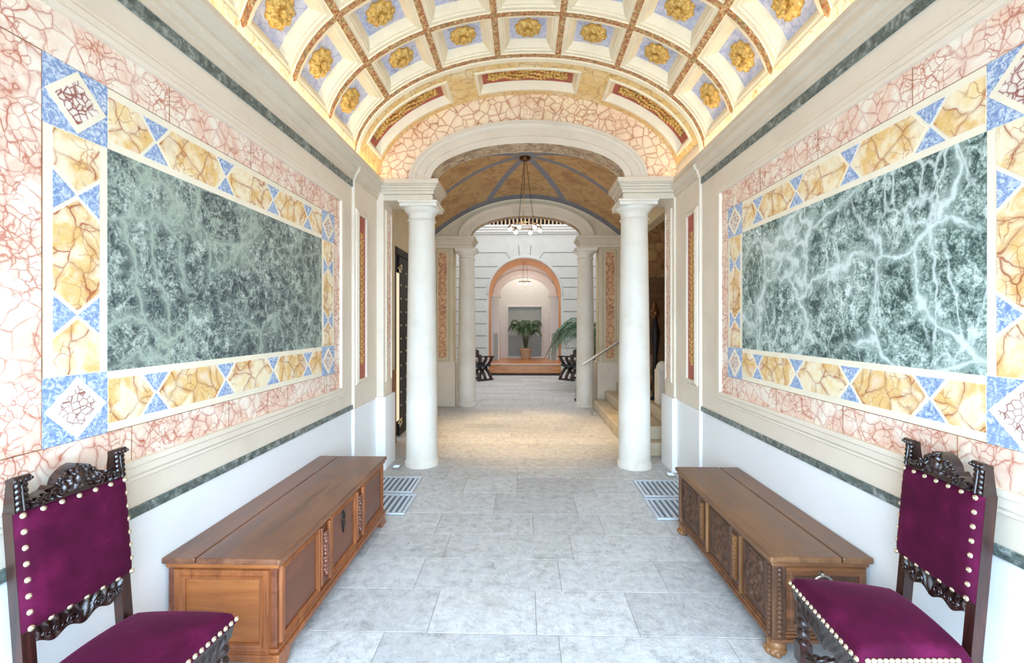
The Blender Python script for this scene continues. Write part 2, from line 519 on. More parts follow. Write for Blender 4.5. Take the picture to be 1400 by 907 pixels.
        if smooth:
            me.polygons.foreach_set('use_smooth', [True] * len(me.polygons))
            me.set_sharp_from_angle(angle=radians(smooth))
        me.update()
        if bevel:
            b = o.modifiers.new('edges', 'BEVEL')
            b.width = bevel
            b.segments = segs
            b.limit_method = 'ANGLE'
            b.angle_limit = radians(40)
            b.harden_normals = False
        if parent is not None:
            o.parent = parent
            ORG[o.name] = org
        return o


def thing(name, label, cat, loc=(0, 0, 0), rotz=0.0, group=None, world=True):
    o = bpy.data.objects.new(name, None)
    COL.objects.link(o)
    o.empty_display_size = 0.1
    o.location = loc
    o.rotation_euler = (0, 0, rotz)
    o['label'] = label
    o['category'] = cat
    if group:
        o['group'] = group
    if world:
        ORG[o.name] = Vector(loc)
    return o


def tag(o, label, cat, group=None):
    o['label'] = label
    o['category'] = cat
    if group:
        o['group'] = group
    return o


def struct(o):
    o['kind'] = 'structure'
    return o


# ---------------------------------------------------------------- main dimensions (metres, camera above the origin)
XL, XR = -1.64, 1.66            # side walls
XC = 0.035                      # axis of vault, arches and columns
NEAR = -1.3                     # open street end behind the camera
WEND = 4.90                     # end of side walls
LED_STRENGTH = 29.0
make_mats()


# ---------------------------------------------------------------- floors
def flag_floor(name, y0, y1, x0, x1, seed, ztop=0.0):
    r = random.Random(seed)
    m = MB()
    tints = []
    m.box(x0, x1, y0, y1, -0.16, -0.0012, 1)
    tints += [1.0] * 6
    y = y0
    joints = [2.32, 2.70, 3.06, 3.42, 3.79, 4.25, 4.69, 5.05]
    rows = []
    ys = []
    if y0 < 0:
        yy = 2.32
        while yy > y0:
            ys.append(yy)
            yy -= r.uniform(0.34, 0.46)
        ys = sorted(ys)
        ys = [y0] + [q for q in ys if q - y0 > 0.15] + joints[1:]
        ys = [q for q in ys if q < min(y1, 5.2) - 0.12]
        while ys[-1] < y1 - 0.5:
            ys.append(ys[-1] + r.uniform(0.24, 0.38))
        ys.append(y1)
    else:
        yy = y0
        while yy < y1 - 0.2:
            ys.append(yy)
            yy += r.uniform(0.34, 0.46)
        ys.append(y1)
    g = 0.0019
    for a, b in zip(ys, ys[1:]):
        x = x0 + r.uniform(-0.5, 0)
        while x < x1:
            w = r.uniform(0.5, 0.95) if a < 5 else r.uniform(0.8, 1.7)
            xa, xb = max(x, x0), min(x + w, x1)
            if xb - xa > 0.06:
                dz = r.uniform(-0.0004, 0.0004) + ztop
                e = 0.0012
                m.hexa([(xa + g, a + g, -0.002), (xb - g, a + g, -0.002), (xb - g, b - g, -0.002), (xa + g, b - g, -0.002)],
                       [(xa + g, a + g, dz - e), (xb - g, a + g, dz - e), (xb - g, b - g, dz - e), (xa + g, b - g, dz - e)], 0)
                k = len(m.v)
                m.add([(xa + g, a + g, dz - e), (xb - g, a + g, dz - e), (xb - g, b - g, dz - e), (xa + g, b - g, dz - e),
                       (xa + g + e, a + g + e, dz), (xb - g - e, a + g + e, dz), (xb - g - e, b - g - e, dz), (xa + g + e, b - g - e, dz)],
                      [(4, 5, 6, 7), (0, 1, 5, 4), (1, 2, 6, 5), (2, 3, 7, 6), (3, 0, 4, 7)], 0)
                t = r.uniform(0.84, 1.03)
                tints += [t] * 11
            x += w
    o = m.build(name, [M['slab'], M['joint']], recalc=False)
    at = o.data.attributes.new('tint', 'FLOAT_COLOR', 'FACE')
    at.data.foreach_set('color', [c for t in tints for c in (t, t, t * 0.995, 1.0)])
    return struct(o)


flag_floor('floor', NEAR, 14.3, -3.3, 3.6, 5)


PILP = {-1: 0.10, 1: 0.045}


# ---------------------------------------------------------------- side walls of the hall
def side_wall(s):
    X = XL if s < 0 else XR
    nm = 'left' if s < 0 else 'right'
    back = X + s * 0.4
    m = MB()
    x = lambda p: X - s * p
    lo, hi = min(X, back), max(X, back)
    m.box(lo, hi, NEAR, 4.25, 0, 0.785, 1)
    m.box(lo, hi, NEAR, 4.25, 0.785, 3.3, 0)
    Xp = x(0.025)
    lo2, hi2 = min(Xp, back), max(Xp, back)
    m.box(lo2, hi2, 4.25, WEND, 0, 0.785, 1)
    m.box(lo2, hi2, 4.25, WEND, 0.785, 3.3, 0)
    # pilaster that answers the column, with its own wider base
    pp = PILP[s]
    Xq = x(pp)
    m.box(min(Xq, back), max(Xq, back), WEND, 5.22, 0.8, 3.13, 0)
    Xb = x(pp + 0.03)
    m.box(min(Xb, back), max(Xb, back), WEND - 0.03, 5.25, 0.0, 0.8, 1)
    Xc = x(-0.06)
    m.box(min(Xc, back), max(Xc, back), 5.22, 5.36, 0.0, 3.13, 0)
    struct(m.build('wall_' + nm, [M['cream'], M['plaster']], bevel=0.008))
    # green marble stripes
    m = MB()
    m.box(min(x(0), x(0.012)), max(x(0), x(0.012)), NEAR, 4.25, 0.787, 0.830)
    o = m.build('trim_1' if s < 0 else 'trim_2', M['stripe'], bevel=0.003)
    struct(o)
    m = MB()
    m.box(min(x(0), x(0.012)), max(x(0), x(0.012)), NEAR, 4.25, 2.905, 2.965)
    o = m.build('trim_3' if s < 0 else 'trim_4', M['stripe'], bevel=0.003)
    struct(o)
    # cornice, swept along the wall
    P = abs((XC + s * 1.557) - X)
    prof = [(0, 2.965), (0.018, 2.965), (0.018, 2.995), (0.03, 3.0), (0.03, 3.03), (0.045, 3.04), (0.058, 3.062), (0.058, 3.085),
            (P * 0.68 + 0.01, 3.10), (P * 0.8 + 0.005, 3.115), (P * 0.98, 3.12), (P, 3.125), (P, 3.160), (P - 0.010, 3.162), (P - 0.013, 3.140), (-0.02, 3.140)]
    m = MB()
    for (ya, yb, e) in ((NEAR, 4.25, 0.0), (4.25, 4.90, 0.0)):
        ex = 0.022 if ya > 4 else 0.0
        pr = [(p + (ex if i < 8 else 0), z) for i, (p, z) in enumerate(prof)]
        n = len(pr)
        vs = [(x(p), ya, z) for p, z in pr] + [(x(p), yb, z) for p, z in pr]
        m.add(vs, [(i, i + 1, n + i + 1, n + i) for i in range(n - 1)] + [tuple(range(n)), tuple(range(n, 2 * n))[::-1]])
    struct(m.build('trim_5' if s < 0 else 'trim_6', M['cornice']))
    # LED strip lying in the cornice gutter
    xs = XC + s * 1.592
    t = thing('cove_light', 'warm light strip hidden along the top of the %s wall cornice' % nm, 'light strip', (xs, 1.2, 3.141), group='cove light strips')
    m = MB()
    m.box(xs - 0.014, xs + 0.014, NEAR, 4.86, 3.141, 3.146)
    m.build('holder', M['grate'], t)
    m = MB()
    m.box(xs - 0.008, xs + 0.008, NEAR + 0.02, 4.84, 3.146, 3.150)
    m.build('diffuser', M['led'], t)


for s in (-1, 1):
    side_wall(s)


def inlay(s, y0, y1):
    """the painted marble panel of one side wall"""
    X = XL if s < 0 else XR
    nm = 'left' if s < 0 else 'right'
    if s < 0:
        lab = 'painted wall panel on the left wall with dark green marble field and coloured tile border'
    else:
        lab = 'painted wall panel on the right wall with pale white-veined green marble field and coloured border'
    t = thing('inlay_panel', lab, 'wall panel', (X, (y0 + y1) / 2, 1.0))
    P = lambda y, z, h: (X - s * h, y, z)

    def prism(m, pts, h0, h1, mi=0):
        m.hexa([P(y, z, h0) for y, z in pts], [P(y, z, h1) for y, z in pts], mi)

    rect = lambda a, b, c, d: [(a, c), (b, c), (b, d), (a, d)]
    z0, z1 = 1.173, 2.530
    B = 0.240
    ny = y0 - 1.9 if False else y0 - 0.62
    # pink ground, reaching the near end, with joint lines
    m = MB()
    fy0, fy1, fz0, fz1 = ny, y1 + 0.118, 1.030, 2.695
    prism(m, rect(fy0, fy1, z1, fz1), -0.002, 0.002)
    prism(m, rect(fy0, fy1, fz0, z0), -0.002, 0.002)
    prism(m, rect(fy0, y0, z0, z1), -0.002, 0.002)
    prism(m, rect(y1, fy1, z0, z1), -0.002, 0.002)
    m.build('pink_surround', M['pink'], t)
    m = MB()
    J = 0.0016
    for zz in (z0, z1):
        prism(m, rect(fy0, fy1, zz - J, zz + J), 0.0, 0.0034)
    prism(m, rect(y0 - J, y0 + J, z0, z1), 0.0, 0.0034)
    prism(m, rect(y1 - J, y1 + J, z0, z1), 0.0, 0.0034)
    for k in range(4):
        yy = y0 + 0.35 + k * 0.62
        prism(m, rect(yy - 0.0012, yy + 0.0012, fz0, z0), 0.0, 0.0034)
        prism(m, rect(yy + 0.2 - 0.0012, yy + 0.2 + 0.0012, z1, fz1), 0.0, 0.0034)
    m.build('joint_line', M['brownstone'], t)
    # cream ground of the border
    m = MB()
    iy0, iy1, iz0, iz1 = y0 + B, y1 - B, z0 + B, z1 - B
    prism(m, rect(y0, y1, iz1, z1), 0, 0.003)
    prism(m, rect(y0, y1, z0, iz0), 0, 0.003)
    prism(m, rect(y0, iy0, iz0, iz1), 0, 0.003)
    prism(m, rect(iy1, y1, iz0, iz1), 0, 0.003)
    m.build('cream_border', M['creamband'], t)
    m = MB()
    prism(m, rect(iy0, iy1, iz0, iz1), 0, 0.003)
    m.build('green_slab', M['green_l'] if s < 0 else M['green_r'], t)
    # corner tiles
    for cy in (y0 + B / 2, y1 - B / 2):
        for cz in (z0 + B / 2, z1 - B / 2):
            m = MB()
            h = B / 2
            prism(m, rect(cy - h, cy + h, cz - h, cz + h), 0.0, 0.0042)
            c = m.build('corner_tile', M['blue'], t)
            m = MB()
            d = h - 0.006
            prism(m, [(cy - d, cz), (cy, cz - d), (cy + d, cz), (cy, cz + d)], 0.0, 0.0054)
            m.build('cream_diamond', M['creamband'], c)
            m = MB()
            d = h - 0.038
            prism(m, [(cy - d, cz), (cy, cz - d), (cy + d, cz), (cy, cz + d)], 0.0, 0.0066)
            m.build('red_cell_diamond', M['redcells'], c)

    # hexagons and bow ties; fn maps (along, across) to (y, z)
    def band(fn, a0, a1, n):
        p = (a1 - a0) / n
        hw = 0.086
        for k in range(n + 1):
            c = a0 + k * p
            pts = [(c - p / 2 + 0.016, 0), (c - p / 2 + 0.088, -hw), (c + p / 2 - 0.088, -hw), (c + p / 2 - 0.016, 0), (c + p / 2 - 0.088, hw), (c - p / 2 + 0.088, hw)]
            if k == 0:
                pts = [(c + 0.004, -hw), pts[2], pts[3], pts[4], (c + 0.004, hw)]
            if k == n:
                pts = [pts[0], pts[1], (c - 0.004, -hw), (c - 0.004, hw), pts[5]]
            m = MB()
            prism(m, [fn(*q) for q in pts], 0.0, 0.0044)
            m.build('hexagon_tile', M['yellow'], t)
        for k in range(n):
            b = a0 + (k + 0.5) * p
            for sg in (-1, 1):
                m = MB()
                prism(m, [fn(b, sg * 0.004), fn(b - 0.068, sg * hw), fn(b + 0.068, sg * hw)], 0.0, 0.0044)
                m.build('triangle_tile', M['blue'], t)

    band(lambda a, c: (a, z1 - B / 2 - 0.002 + c), iy0, iy1, 4)
    band(lambda a, c: (a, z0 + B / 2 + 0.002 + c), iy0, iy1, 4)
    band(lambda a, c: (y0 + B / 2 + c, a), iz0, iz1, 2)
    band(lambda a, c: (y1 - B / 2 + c, a), iz0, iz1, 2)
    # stone frame moulding
    m = MB()
    m.rect_sweep(P, fy0, fy1, fz0, fz1, [(0, 0.0), (0, 0.024), (0.022, 0.026), (0.03, 0.020), (0.06, 0.020), (0.072, 0.010), (0.085, 0.012), (0.092, 0.0)])
    m.build('frame_moulding', M['cream'], t, bevel=0.0)
    # small red strip panel in the bay beside the column
    lab = 'narrow red painted strip panel with gold ornament beside the %s column' % nm
    t2 = thing('strip_panel', lab, 'wall panel', (X, 4.45, 1.03), group=None)
    X2 = X - s * 0.025
    P2 = lambda y, z, h: (X2 - s * h, y, z)
    ya, yb = (4.33, 4.53)
    m = MB()
    m.hexa([P2(y, z, -0.002) for y, z in rect(ya, yb, 1.06, 2.66)], [P2(y, z, 0.003) for y, z in rect(ya, yb, 1.06, 2.66)])
    m.build('red_field', M['red'], t2)
    m = MB()
    m.rect_sweep(P2, ya, yb, 1.06, 2.66, [(0, 0.0), (0, 0.022), (0.02, 0.024), (0.045, 0.012), (0.055, 0.0)])
    m.build('frame_moulding', M['cream'], t2)
    m = MB()
    rr = random.Random(3)
    z = 1.22
    yc = (ya + yb) / 2
    k = 0
    while z < 2.5:
        w = 0.03 + 0.02 * abs(sin(k * 1.3))
        m.ball(P2(yc, z, 0.004), (0.006, 0.014, 0.03), 6, 4)
        for sg in (-1, 1):
            m.ball(P2(yc + sg * w, z + 0.018, 0.004), (0.006, 0.022, 0.011), 6, 4, mat=Matrix.Rotation(sg * 0.7, 3, 'X'))
            m.ball(P2(yc + sg * w * 0.55, z - 0.008, 0.004), (0.006, 0.012, 0.012), 6, 4)
        z += 0.052
        k += 1
    m.build('gilded_foliage', M['gold'], t2, smooth=60)


inlay(-1, 1.487, 3.843)
inlay(1, 1.418, 3.708)


# ---------------------------------------------------------------- coffered vault
VA, VB, VZ = 1.632, 0.955, 3.140
_tab = []
_acc = 0.0
_prev = None
for i in range(2001):
    a = -pi / 2 + pi * i / 2000
    p = (VA * sin(a), VB * cos(a))
    if _prev:
        _acc += sqrt((p[0] - _prev[0]) ** 2 + (p[1] - _prev[1]) ** 2)
    _tab.append((_acc, a))
    _prev = p
VL = _acc


def E(s):
    """arc length from the crown -> (x, z, nx, nz), normal pointing outward"""
    q = min(max(s + VL / 2, 0.0), VL)
    lo, hi = 0, 2000
    while hi - lo > 1:
        md = (lo + hi) // 2
        if _tab[md][0] <= q:
            lo = md
        else:
            hi = md
    a0, a1 = _tab[lo], _tab[hi]
    t = (q - a0[0]) / max(1e-9, a1[0] - a0[0])
    a = a0[1] + (a1[1] - a0[1]) * t
    nx, nz = sin(a) / VA, cos(a) / VB
    l = sqrt(nx * nx + nz * nz)
    return XC + VA * sin(a), VZ + VB * cos(a), nx / l, nz / l


def V(s, y, d):
    x, z, nx, nz = E(s)
    return (x + nx * d, y, z + nz * d)


def vpatch(m, q, n, mi):
    """bilinear patch, q = four (s, y, d) corners; n steps from q0->q1"""
    vs = []
    for j in range(2):
        a, b = (q[0], q[1]) if j == 0 else (q[3], q[2])
        for i in range(n + 1):
            t = i / n
            vs.append(V(*(a[k] + (b[k] - a[k]) * t for k in range(3))))
    m.add(vs, [(i, i + 1, n + 1 + i + 1, n + 1 + i) for i in range(n)], mi)


def vring(m, s0, s1, y0, y1, w0, d0, w1, d1, mi, n=5, lo=None, hi=None):
    A = [(s0 + w0, y0 + w0, d0), (s1 - w0, y0 + w0, d0), (s1 - w0, y1 - w0, d0), (s0 + w0, y1 - w0, d0)]
    Bq = [(s0 + w1, y0 + w1, d1), (s1 - w1, y0 + w1, d1), (s1 - w1, y1 - w1, d1), (s0 + w1, y1 - w1, d1)]
    vpatch(m, [A[0], A[1], Bq[1], Bq[0]], n, mi)
    vpatch(m, [A[3], A[2], Bq[2], Bq[3]], n, mi)
    vpatch(m, [A[0], A[3], Bq[3], Bq[0]], 1, mi if lo is None else lo)
    vpatch(m, [A[1], A[2], Bq[2], Bq[1]], 1, mi if hi is None else hi)


NS = 7
PS = (VL - 0.25) / NS
RIB0, PY = 4.185, 0.565
NROW = 10
SMAX = PS * NS / 2


def build_vault():
    m = MB()
    yn = RIB0 - NROW * PY
    for r in range(NROW):
        y1 = RIB0 - r * PY
        y0 = y1 - PY
        for c in range(NS):
            s0 = -SMAX + c * PS
            s1 = s0 + PS
            W = 0.026
            vring(m, s0, s1, y0, y1, 0, 0, W, 0.0, 1, lo=4 if c == 0 else None, hi=4 if c == NS - 1 else None)
            vring(m, s0, s1, y0, y1, W, 0.0, W + 0.006, 0.008, 0)
            vring(m, s0, s1, y0, y1, W + 0.006, 0.008, 0.060, 0.009, 0)
            vring(m, s0, s1, y0, y1, 0.060, 0.009, 0.068, 0.020, 0)
            vring(m, s0, s1, y0, y1, 0.068, 0.020, 0.080, 0.022, 0)
            vring(m, s0, s1, y0, y1, 0.080, 0.022, 0.122, 0.080, 0)
            vpatch(m, [(s0 + 0.122, y0 + 0.122, 0.080), (s1 - 0.122, y0 + 0.122, 0.080), (s1 - 0.122, y1 - 0.122, 0.080), (s0 + 0.122, y1 - 0.122, 0.080)], 5, 2)
    for sg in (-1, 1):
        vpatch(m, [(sg * SMAX, yn, 0), (sg * VL / 2, yn, 0), (sg * VL / 2, RIB0, 0), (sg * SMAX, RIB0, 0)], 3, 4)
    # end band: mosaic edge, cream moulding, ochre marble with three sunk panels
    def full(ya, da, yb, db, mi, n=60):
        vpatch(m, [(-VL / 2, ya, da), (VL / 2, ya, da), (VL / 2, yb, db), (-VL / 2, yb, db)], n, mi)
    full(RIB0, 0, RIB0 + 0.03, 0, 1)
    full(RIB0 + 0.03, 0, RIB0 + 0.034, -0.012, 0)
    full(RIB0 + 0.034, -0.012, RIB0 + 0.075, -0.018, 0)
    full(RIB0 + 0.075, -0.018, RIB0 + 0.082, -0.004, 0)
    YA, YB, YE = RIB0 + 0.082, 4.86, 4.90
    p0, p1 = 4.375, 4.80
    full(YA, -0.004, p0, -0.004, 3)
    full(p1, -0.004, YB, -0.004, 3)
    full(YB, -0.004, YE, 0.0, 3)
    sp = [(-1.83, -0.80), (-0.53, 0.53), (0.80, 1.83)]
    cuts = [-VL / 2] + [q for a in sp for q in a] + [VL / 2]
    for a, b in zip(cuts[0::2], cuts[1::2]):
        vpatch(m, [(a, p0, -0.004), (b, p0, -0.004), (b, p1, -0.004), (a, p1, -0.004)], 10, 3)
    o = m.build('ceiling', [M['ceilcream'], M['mosaic'], M['cofferblue'], M['yellowband'], M['yellowpale']], weld=True, recalc=False)
    struct(o)
    where = ['left of', 'above the crown of', 'right of']
    for (a, b), wh in zip(sp, where):
        mid = (a + b) / 2
        t = thing('relief_panel', 'sunk red panel with gilded foliage on the vault band, %s the arch' % wh, 'relief panel', V(mid, (p0 + p1) / 2, 0.05))
        m = MB()

        def ringp(w0, d0, w1, d1, mi):
            A = [(a + w0, p0 + w0, d0), (b - w0, p0 + w0, d0), (b - w0, p1 - w0, d0), (a + w0, p1 - w0, d0)]
            Q = [(a + w1, p0 + w1, d1), (b - w1, p0 + w1, d1), (b - w1, p1 - w1, d1), (a + w1, p1 - w1, d1)]
            vpatch(m, [A[0], A[1], Q[1], Q[0]], 16, mi)
            vpatch(m, [A[3], A[2], Q[2], Q[3]], 16, mi)
            vpatch(m, [A[0], A[3], Q[3], Q[0]], 1, mi)
            vpatch(m, [A[1], A[2], Q[2], Q[1]], 1, mi)
        ringp(0, -0.004, 0.006, -0.014, 0)
        ringp(0.006, -0.014, 0.032, -0.014, 0)
        ringp(0.032, -0.014, 0.04, 0.0, 0)
        ringp(0.04, 0.0, 0.075, 0.06, 0)
        m.build('frame', M['ceilcream'], t, recalc=False)
        m = MB()
        w = 0.075
        vpatch(m, [(a + w, p0 + w, 0.06), (b - w, p0 + w, 0.06), (b - w, p1 - w, 0.06), (a + w, p1 - w, 0.06)], 20, 0)
        m.build('red_field', M['red'], t, recalc=False)
        m = MB()
        n = int((b - a - 0.3) / 0.034)
        rr = random.Random(8)
        for k in range(n + 1):
            s_ = a + 0.15 + (b - a - 0.3) * k / n
            env = 0.35 + 0.65 * sin(pi * k / n) ** 0.5
            yc = (p0 + p1) / 2
            for j in (-1, 0, 1):
                yy = yc + j * 0.062 * env + 0.018 * sin(k * 0.9 + j)
                x, z, nx, nz = E(s_)
                rot = Matrix.Rotation(-atan2(nx, nz) * -1, 3, 'Y') @ Matrix.Rotation(rr.uniform(-0.9, 0.9) + j * 0.6, 3, 'Z')
                m.ball((x + nx * 0.052, yy, z + nz * 0.052), (0.030, 0.014, 0.018), 6, 4, mat=rot)
        m.build('gilded_foliage', M['gold'], t, smooth=60)
    return sp


build_vault()


# rosettes
def rosette_mesh():
    m = MB()
    R_, nr, na = 0.112, 12, 64

    def h(r, a):
        q = r / R_
        ring = 0.0
        for (c, w, k, ph, amp) in ((0.84, 0.22, 9, 0, 0.020), (0.52, 0.2, 9, pi / 9, 0.026)):
            ring += amp * exp(-((q - c) / w) ** 2) * (0.45 + 0.55 * abs(cos(k * (a + ph) / 2)) ** 0.7)
        return 0.006 + ring + 0.02 * (1 - q * q) + 0.005 * sin(23 * a + 9 * q) * q
    vs = [(0, 0, 0.04)]
    fs = []
    for i in range(1, nr + 1):
        r = R_ * i / nr
        for k in range(na):
            a = 2 * pi * k / na
            rr = r * (1 + (0.07 * cos(9 * a) if i > nr - 4 else 0))
            vs.append((rr * cos(a), rr * sin(a), h(r, a) if i < nr else 0.004))
    for k in range(na):
        fs.append((0, 1 + k, 1 + (k + 1) % na))
    for i in range(nr - 1):
        for k in range(na):
            a, b = 1 + i * na + k, 1 + i * na + (k + 1) % na
            fs.append((a, a + na, b + na, b))
    vs2 = []
    for k in range(na):
        x, y, z = vs[1 + (nr - 1) * na + k]
        vs2.append((x * 0.9, y * 0.9, -0.012))
    o0 = len(vs)
    vs += vs2
    for k in range(na):
        a, b = 1 + (nr - 1) * na + k, 1 + (nr - 1) * na + (k + 1) % na
        fs.append((a, o0 + k, o0 + (k + 1) % na, b))
    m.add(vs, fs)
    return m


ORD = ['first', 'second', 'third', 'fourth', 'fifth', 'sixth', 'seventh']


def place_rosettes():
    first = None
    boss0 = None
    for r in range(4):
        for c in range(NS):
            if r == 2 and 2 <= c <= 4:
                continue
            if r == 3 and 1 <= c <= 5:
                continue
            s_ = -SMAX + (c + 0.5) * PS
            y = RIB0 - (r + 0.5) * PY
            x, z, nx, nz = E(s_)
            if first is None:
                o = rosette_mesh().build('rosette', M['gold'], smooth=70)
                first = o
                m = MB()
                m.ball((0, 0, 0.040), (0.026, 0.026, 0.02), 12, 7)
                for k in range(7):
                    a = 2 * pi * k / 7
                    m.ball((0.022 * cos(a), 0.022 * sin(a), 0.046), 0.0085, 6, 5)
                b = m.build('boss', M['gold'], o, smooth=70)
                boss0 = b
            else:
                o = first.copy()
                COL.objects.link(o)
                b = boss0.copy()
                COL.objects.link(b)
                b.parent = o
            zax = Vector((-nx, 0, -nz))
            yax = Vector((0, 1, 0))
            xax = yax.cross(zax)
            mt = Matrix((xax, yax, zax)).transposed().to_4x4()
            mt.translation = (x + nx * 0.079, y, z + nz * 0.079)
            o.matrix_world = mt @ Matrix.Rotation(0.4 * (c + r), 4, 'Z')
            row = ['row nearest the arch', 'second row from the arch', 'third row from the arch', 'fourth row from the arch'][r]
            tag(o, 'gilded rosette in a blue coffer, %s from left in the %s' % (ORD[c], row), 'rosette', 'gilded rosettes in the vault coffers')


place_rosettes()


# ---------------------------------------------------------------- arches
def ell(a, b, n, lo=0.0, hi=pi):
    return [(lo + (hi - lo) * i / n) for i in range(n + 1)]


def arch_sweep(m, cx, cz, a, b, prof, n=48, mi=0, close=False):
    """prof = [(offset outward from the (a,b) ellipse, y)] swept from springing to springing"""
    vs, fs = [], []
    for i in range(n + 1):
        t = pi * i / n
        for (o, y) in prof:
            vs.append((cx + (a + o) * cos(t), y, cz + (b + o) * sin(t)))
    k = len(prof)
    for i in range(n):
        for j in range(k - 1):
            q = i * k + j
            fs.append((q, q + k, q + k + 1, q + 1))
    m.add(vs, fs, mi)


def arch_wall(name, y, cx, cz, a, b, outer, mat, n=48, thick=0.02):
    """flat wall between an ellipse and an outer curve fn(t)->(x,z)"""
    m = MB()
    vs = []
    for i in range(n + 1):
        t = pi * i / n
        vs.append((cx + a * cos(t), y, cz + b * sin(t)))
        vs.append((outer(t)[0], y, outer(t)[1]))
    m.add(vs, [(2 * i, 2 * i + 1, 2 * i + 3, 2 * i + 2) for i in range(n)])
    return struct(m.build(name, mat))


SPR = 3.172
AI, BI = 1.054, 0.392


def order(idx, yf, yb, dz, face_mats, tymp):
    """one row of arch + entablature blocks; yf / yb = front and back plane"""
    cz = SPR + dz
    m = MB()
    arch_sweep(m, XC, cz, AI, BI, [(0.0, yb), (0.0, yf - 0.005)], mi=1)
    arch_sweep(m, XC, cz, AI, BI, [(0.0, yf - 0.005), (0.075, yf - 0.005), (0.078, yf - 0.018), (0.155, yf - 0.018), (0.162, yf - 0.03), (0.178, yf - 0.042), (0.2, yf - 0.046), (0.205, yf - 0.056), (0.232, yf - 0.058), (0.235, yf + 0.02)], mi=0)
    arch_sweep(m, XC, cz, AI, BI, [(0.0, yb), (0.0, yb + 0.01), (0.16, yb + 0.01), (0.16, yb - 0.02)], mi=0)
    o = m.build('trim_%d' % (7 + idx), [M['cornice'], M['soffit']], smooth=35)
    struct(o)


order(0, 4.90, 5.14, 0.0, None, None)
# tympanum between the arch and the vault
arch_wall('wall_back', 4.90, XC, SPR - 0.02, AI + 0.2, BI + 0.2, lambda t: (XC + (VA + 0.03) * cos(t), VZ + (VB + 0.03) * sin(t)), M['tymp'])
arch_wall('trim_9', 5.15, XC, SPR - 0.02, AI + 0.02, BI + 0.02, lambda t: (XC + 2.0 * cos(t), 3.1 + 1.2 * sin(t)), M['yellowdeep'])


def entablature(idx, s, yf, yb, dz, wallx):
    m = MB()
    inner = XC + s * 1.035
    for (z0, z1, e) in ((2.955, 3.015, 0.0), (3.015, 3.022, -0.006), (3.022, 3.058, 0.012), (3.058, 3.082, 0.026), (3.082, 3.108, 0.04), (3.108, 3.122, 0.054), (3.122, 3.172, 0.07)):
        xi = inner - s * e
        m.box(min(xi, wallx), max(xi, wallx), yf - e, yb + e, z0 + dz, z1 + dz)
    struct(m.build('trim_%d' % idx, M['cornice'], bevel=0.004))


YC1, YC2 = 5.11, 8.80
entablature(10, -1, 4.91, 5.31, 0.0, XL - 0.05)
entablature(11, 1, 4.91, 5.31, 0.0, XR + 0.05)


def column(cx, cy, dz, label):
    t = thing('column', label, 'column', (cx, cy, 0), group=None)
    m = MB()
    H = 2.955 + dz
    prof = [(0.19, 0.0), (0.19, 0.05), (0.183, 0.06), (0.176, 0.075)]
    for k in range(9):
        u = k / 8
        r = 0.176 - 0.030 * u ** 1.5
        prof.append((r, 0.09 + (H - 0.31) * u))
    prof.append((0.146, H - 0.2))
    m.lathe(prof, (cx, cy, 0), 40)
    m.build('shaft', M['column'], t, smooth=40)
    m = MB()
    m.lathe([(0.146, H - 0.205), (0.158, H - 0.2), (0.164, H - 0.192), (0.158, H - 0.184), (0.148, H - 0.18), (0.148, H - 0.125), (0.156, H - 0.12), (0.156, H - 0.112), (0.166, H - 0.105), (0.186, H - 0.085), (0.196, H - 0.066), (0.198, H - 0.06)], (cx, cy, 0), 40)
    m.build('capital', M['column'], t, smooth=40)
    m = MB()
    e = 0.205
    m.box(cx - e, cx + e, cy - e, cy + e, H - 0.06, H - 0.022)
    m.box(cx - e - 0.012, cx + e + 0.012, cy - e - 0.012, cy + e + 0.012, H - 0.022, H)
    m.build('abacus', M['column'], t, bevel=0.004)
    return t


column(XC - 1.20, YC1, 0, 'white stone column on the left of the nearer arch')
column(XC + 1.205, YC1, 0, 'white stone column on the right of the nearer arch')

# ---------------------------------------------------------------- vestibule behind the first arch
VX, VY0, VY1 = 1.78, 5.14, 8.62


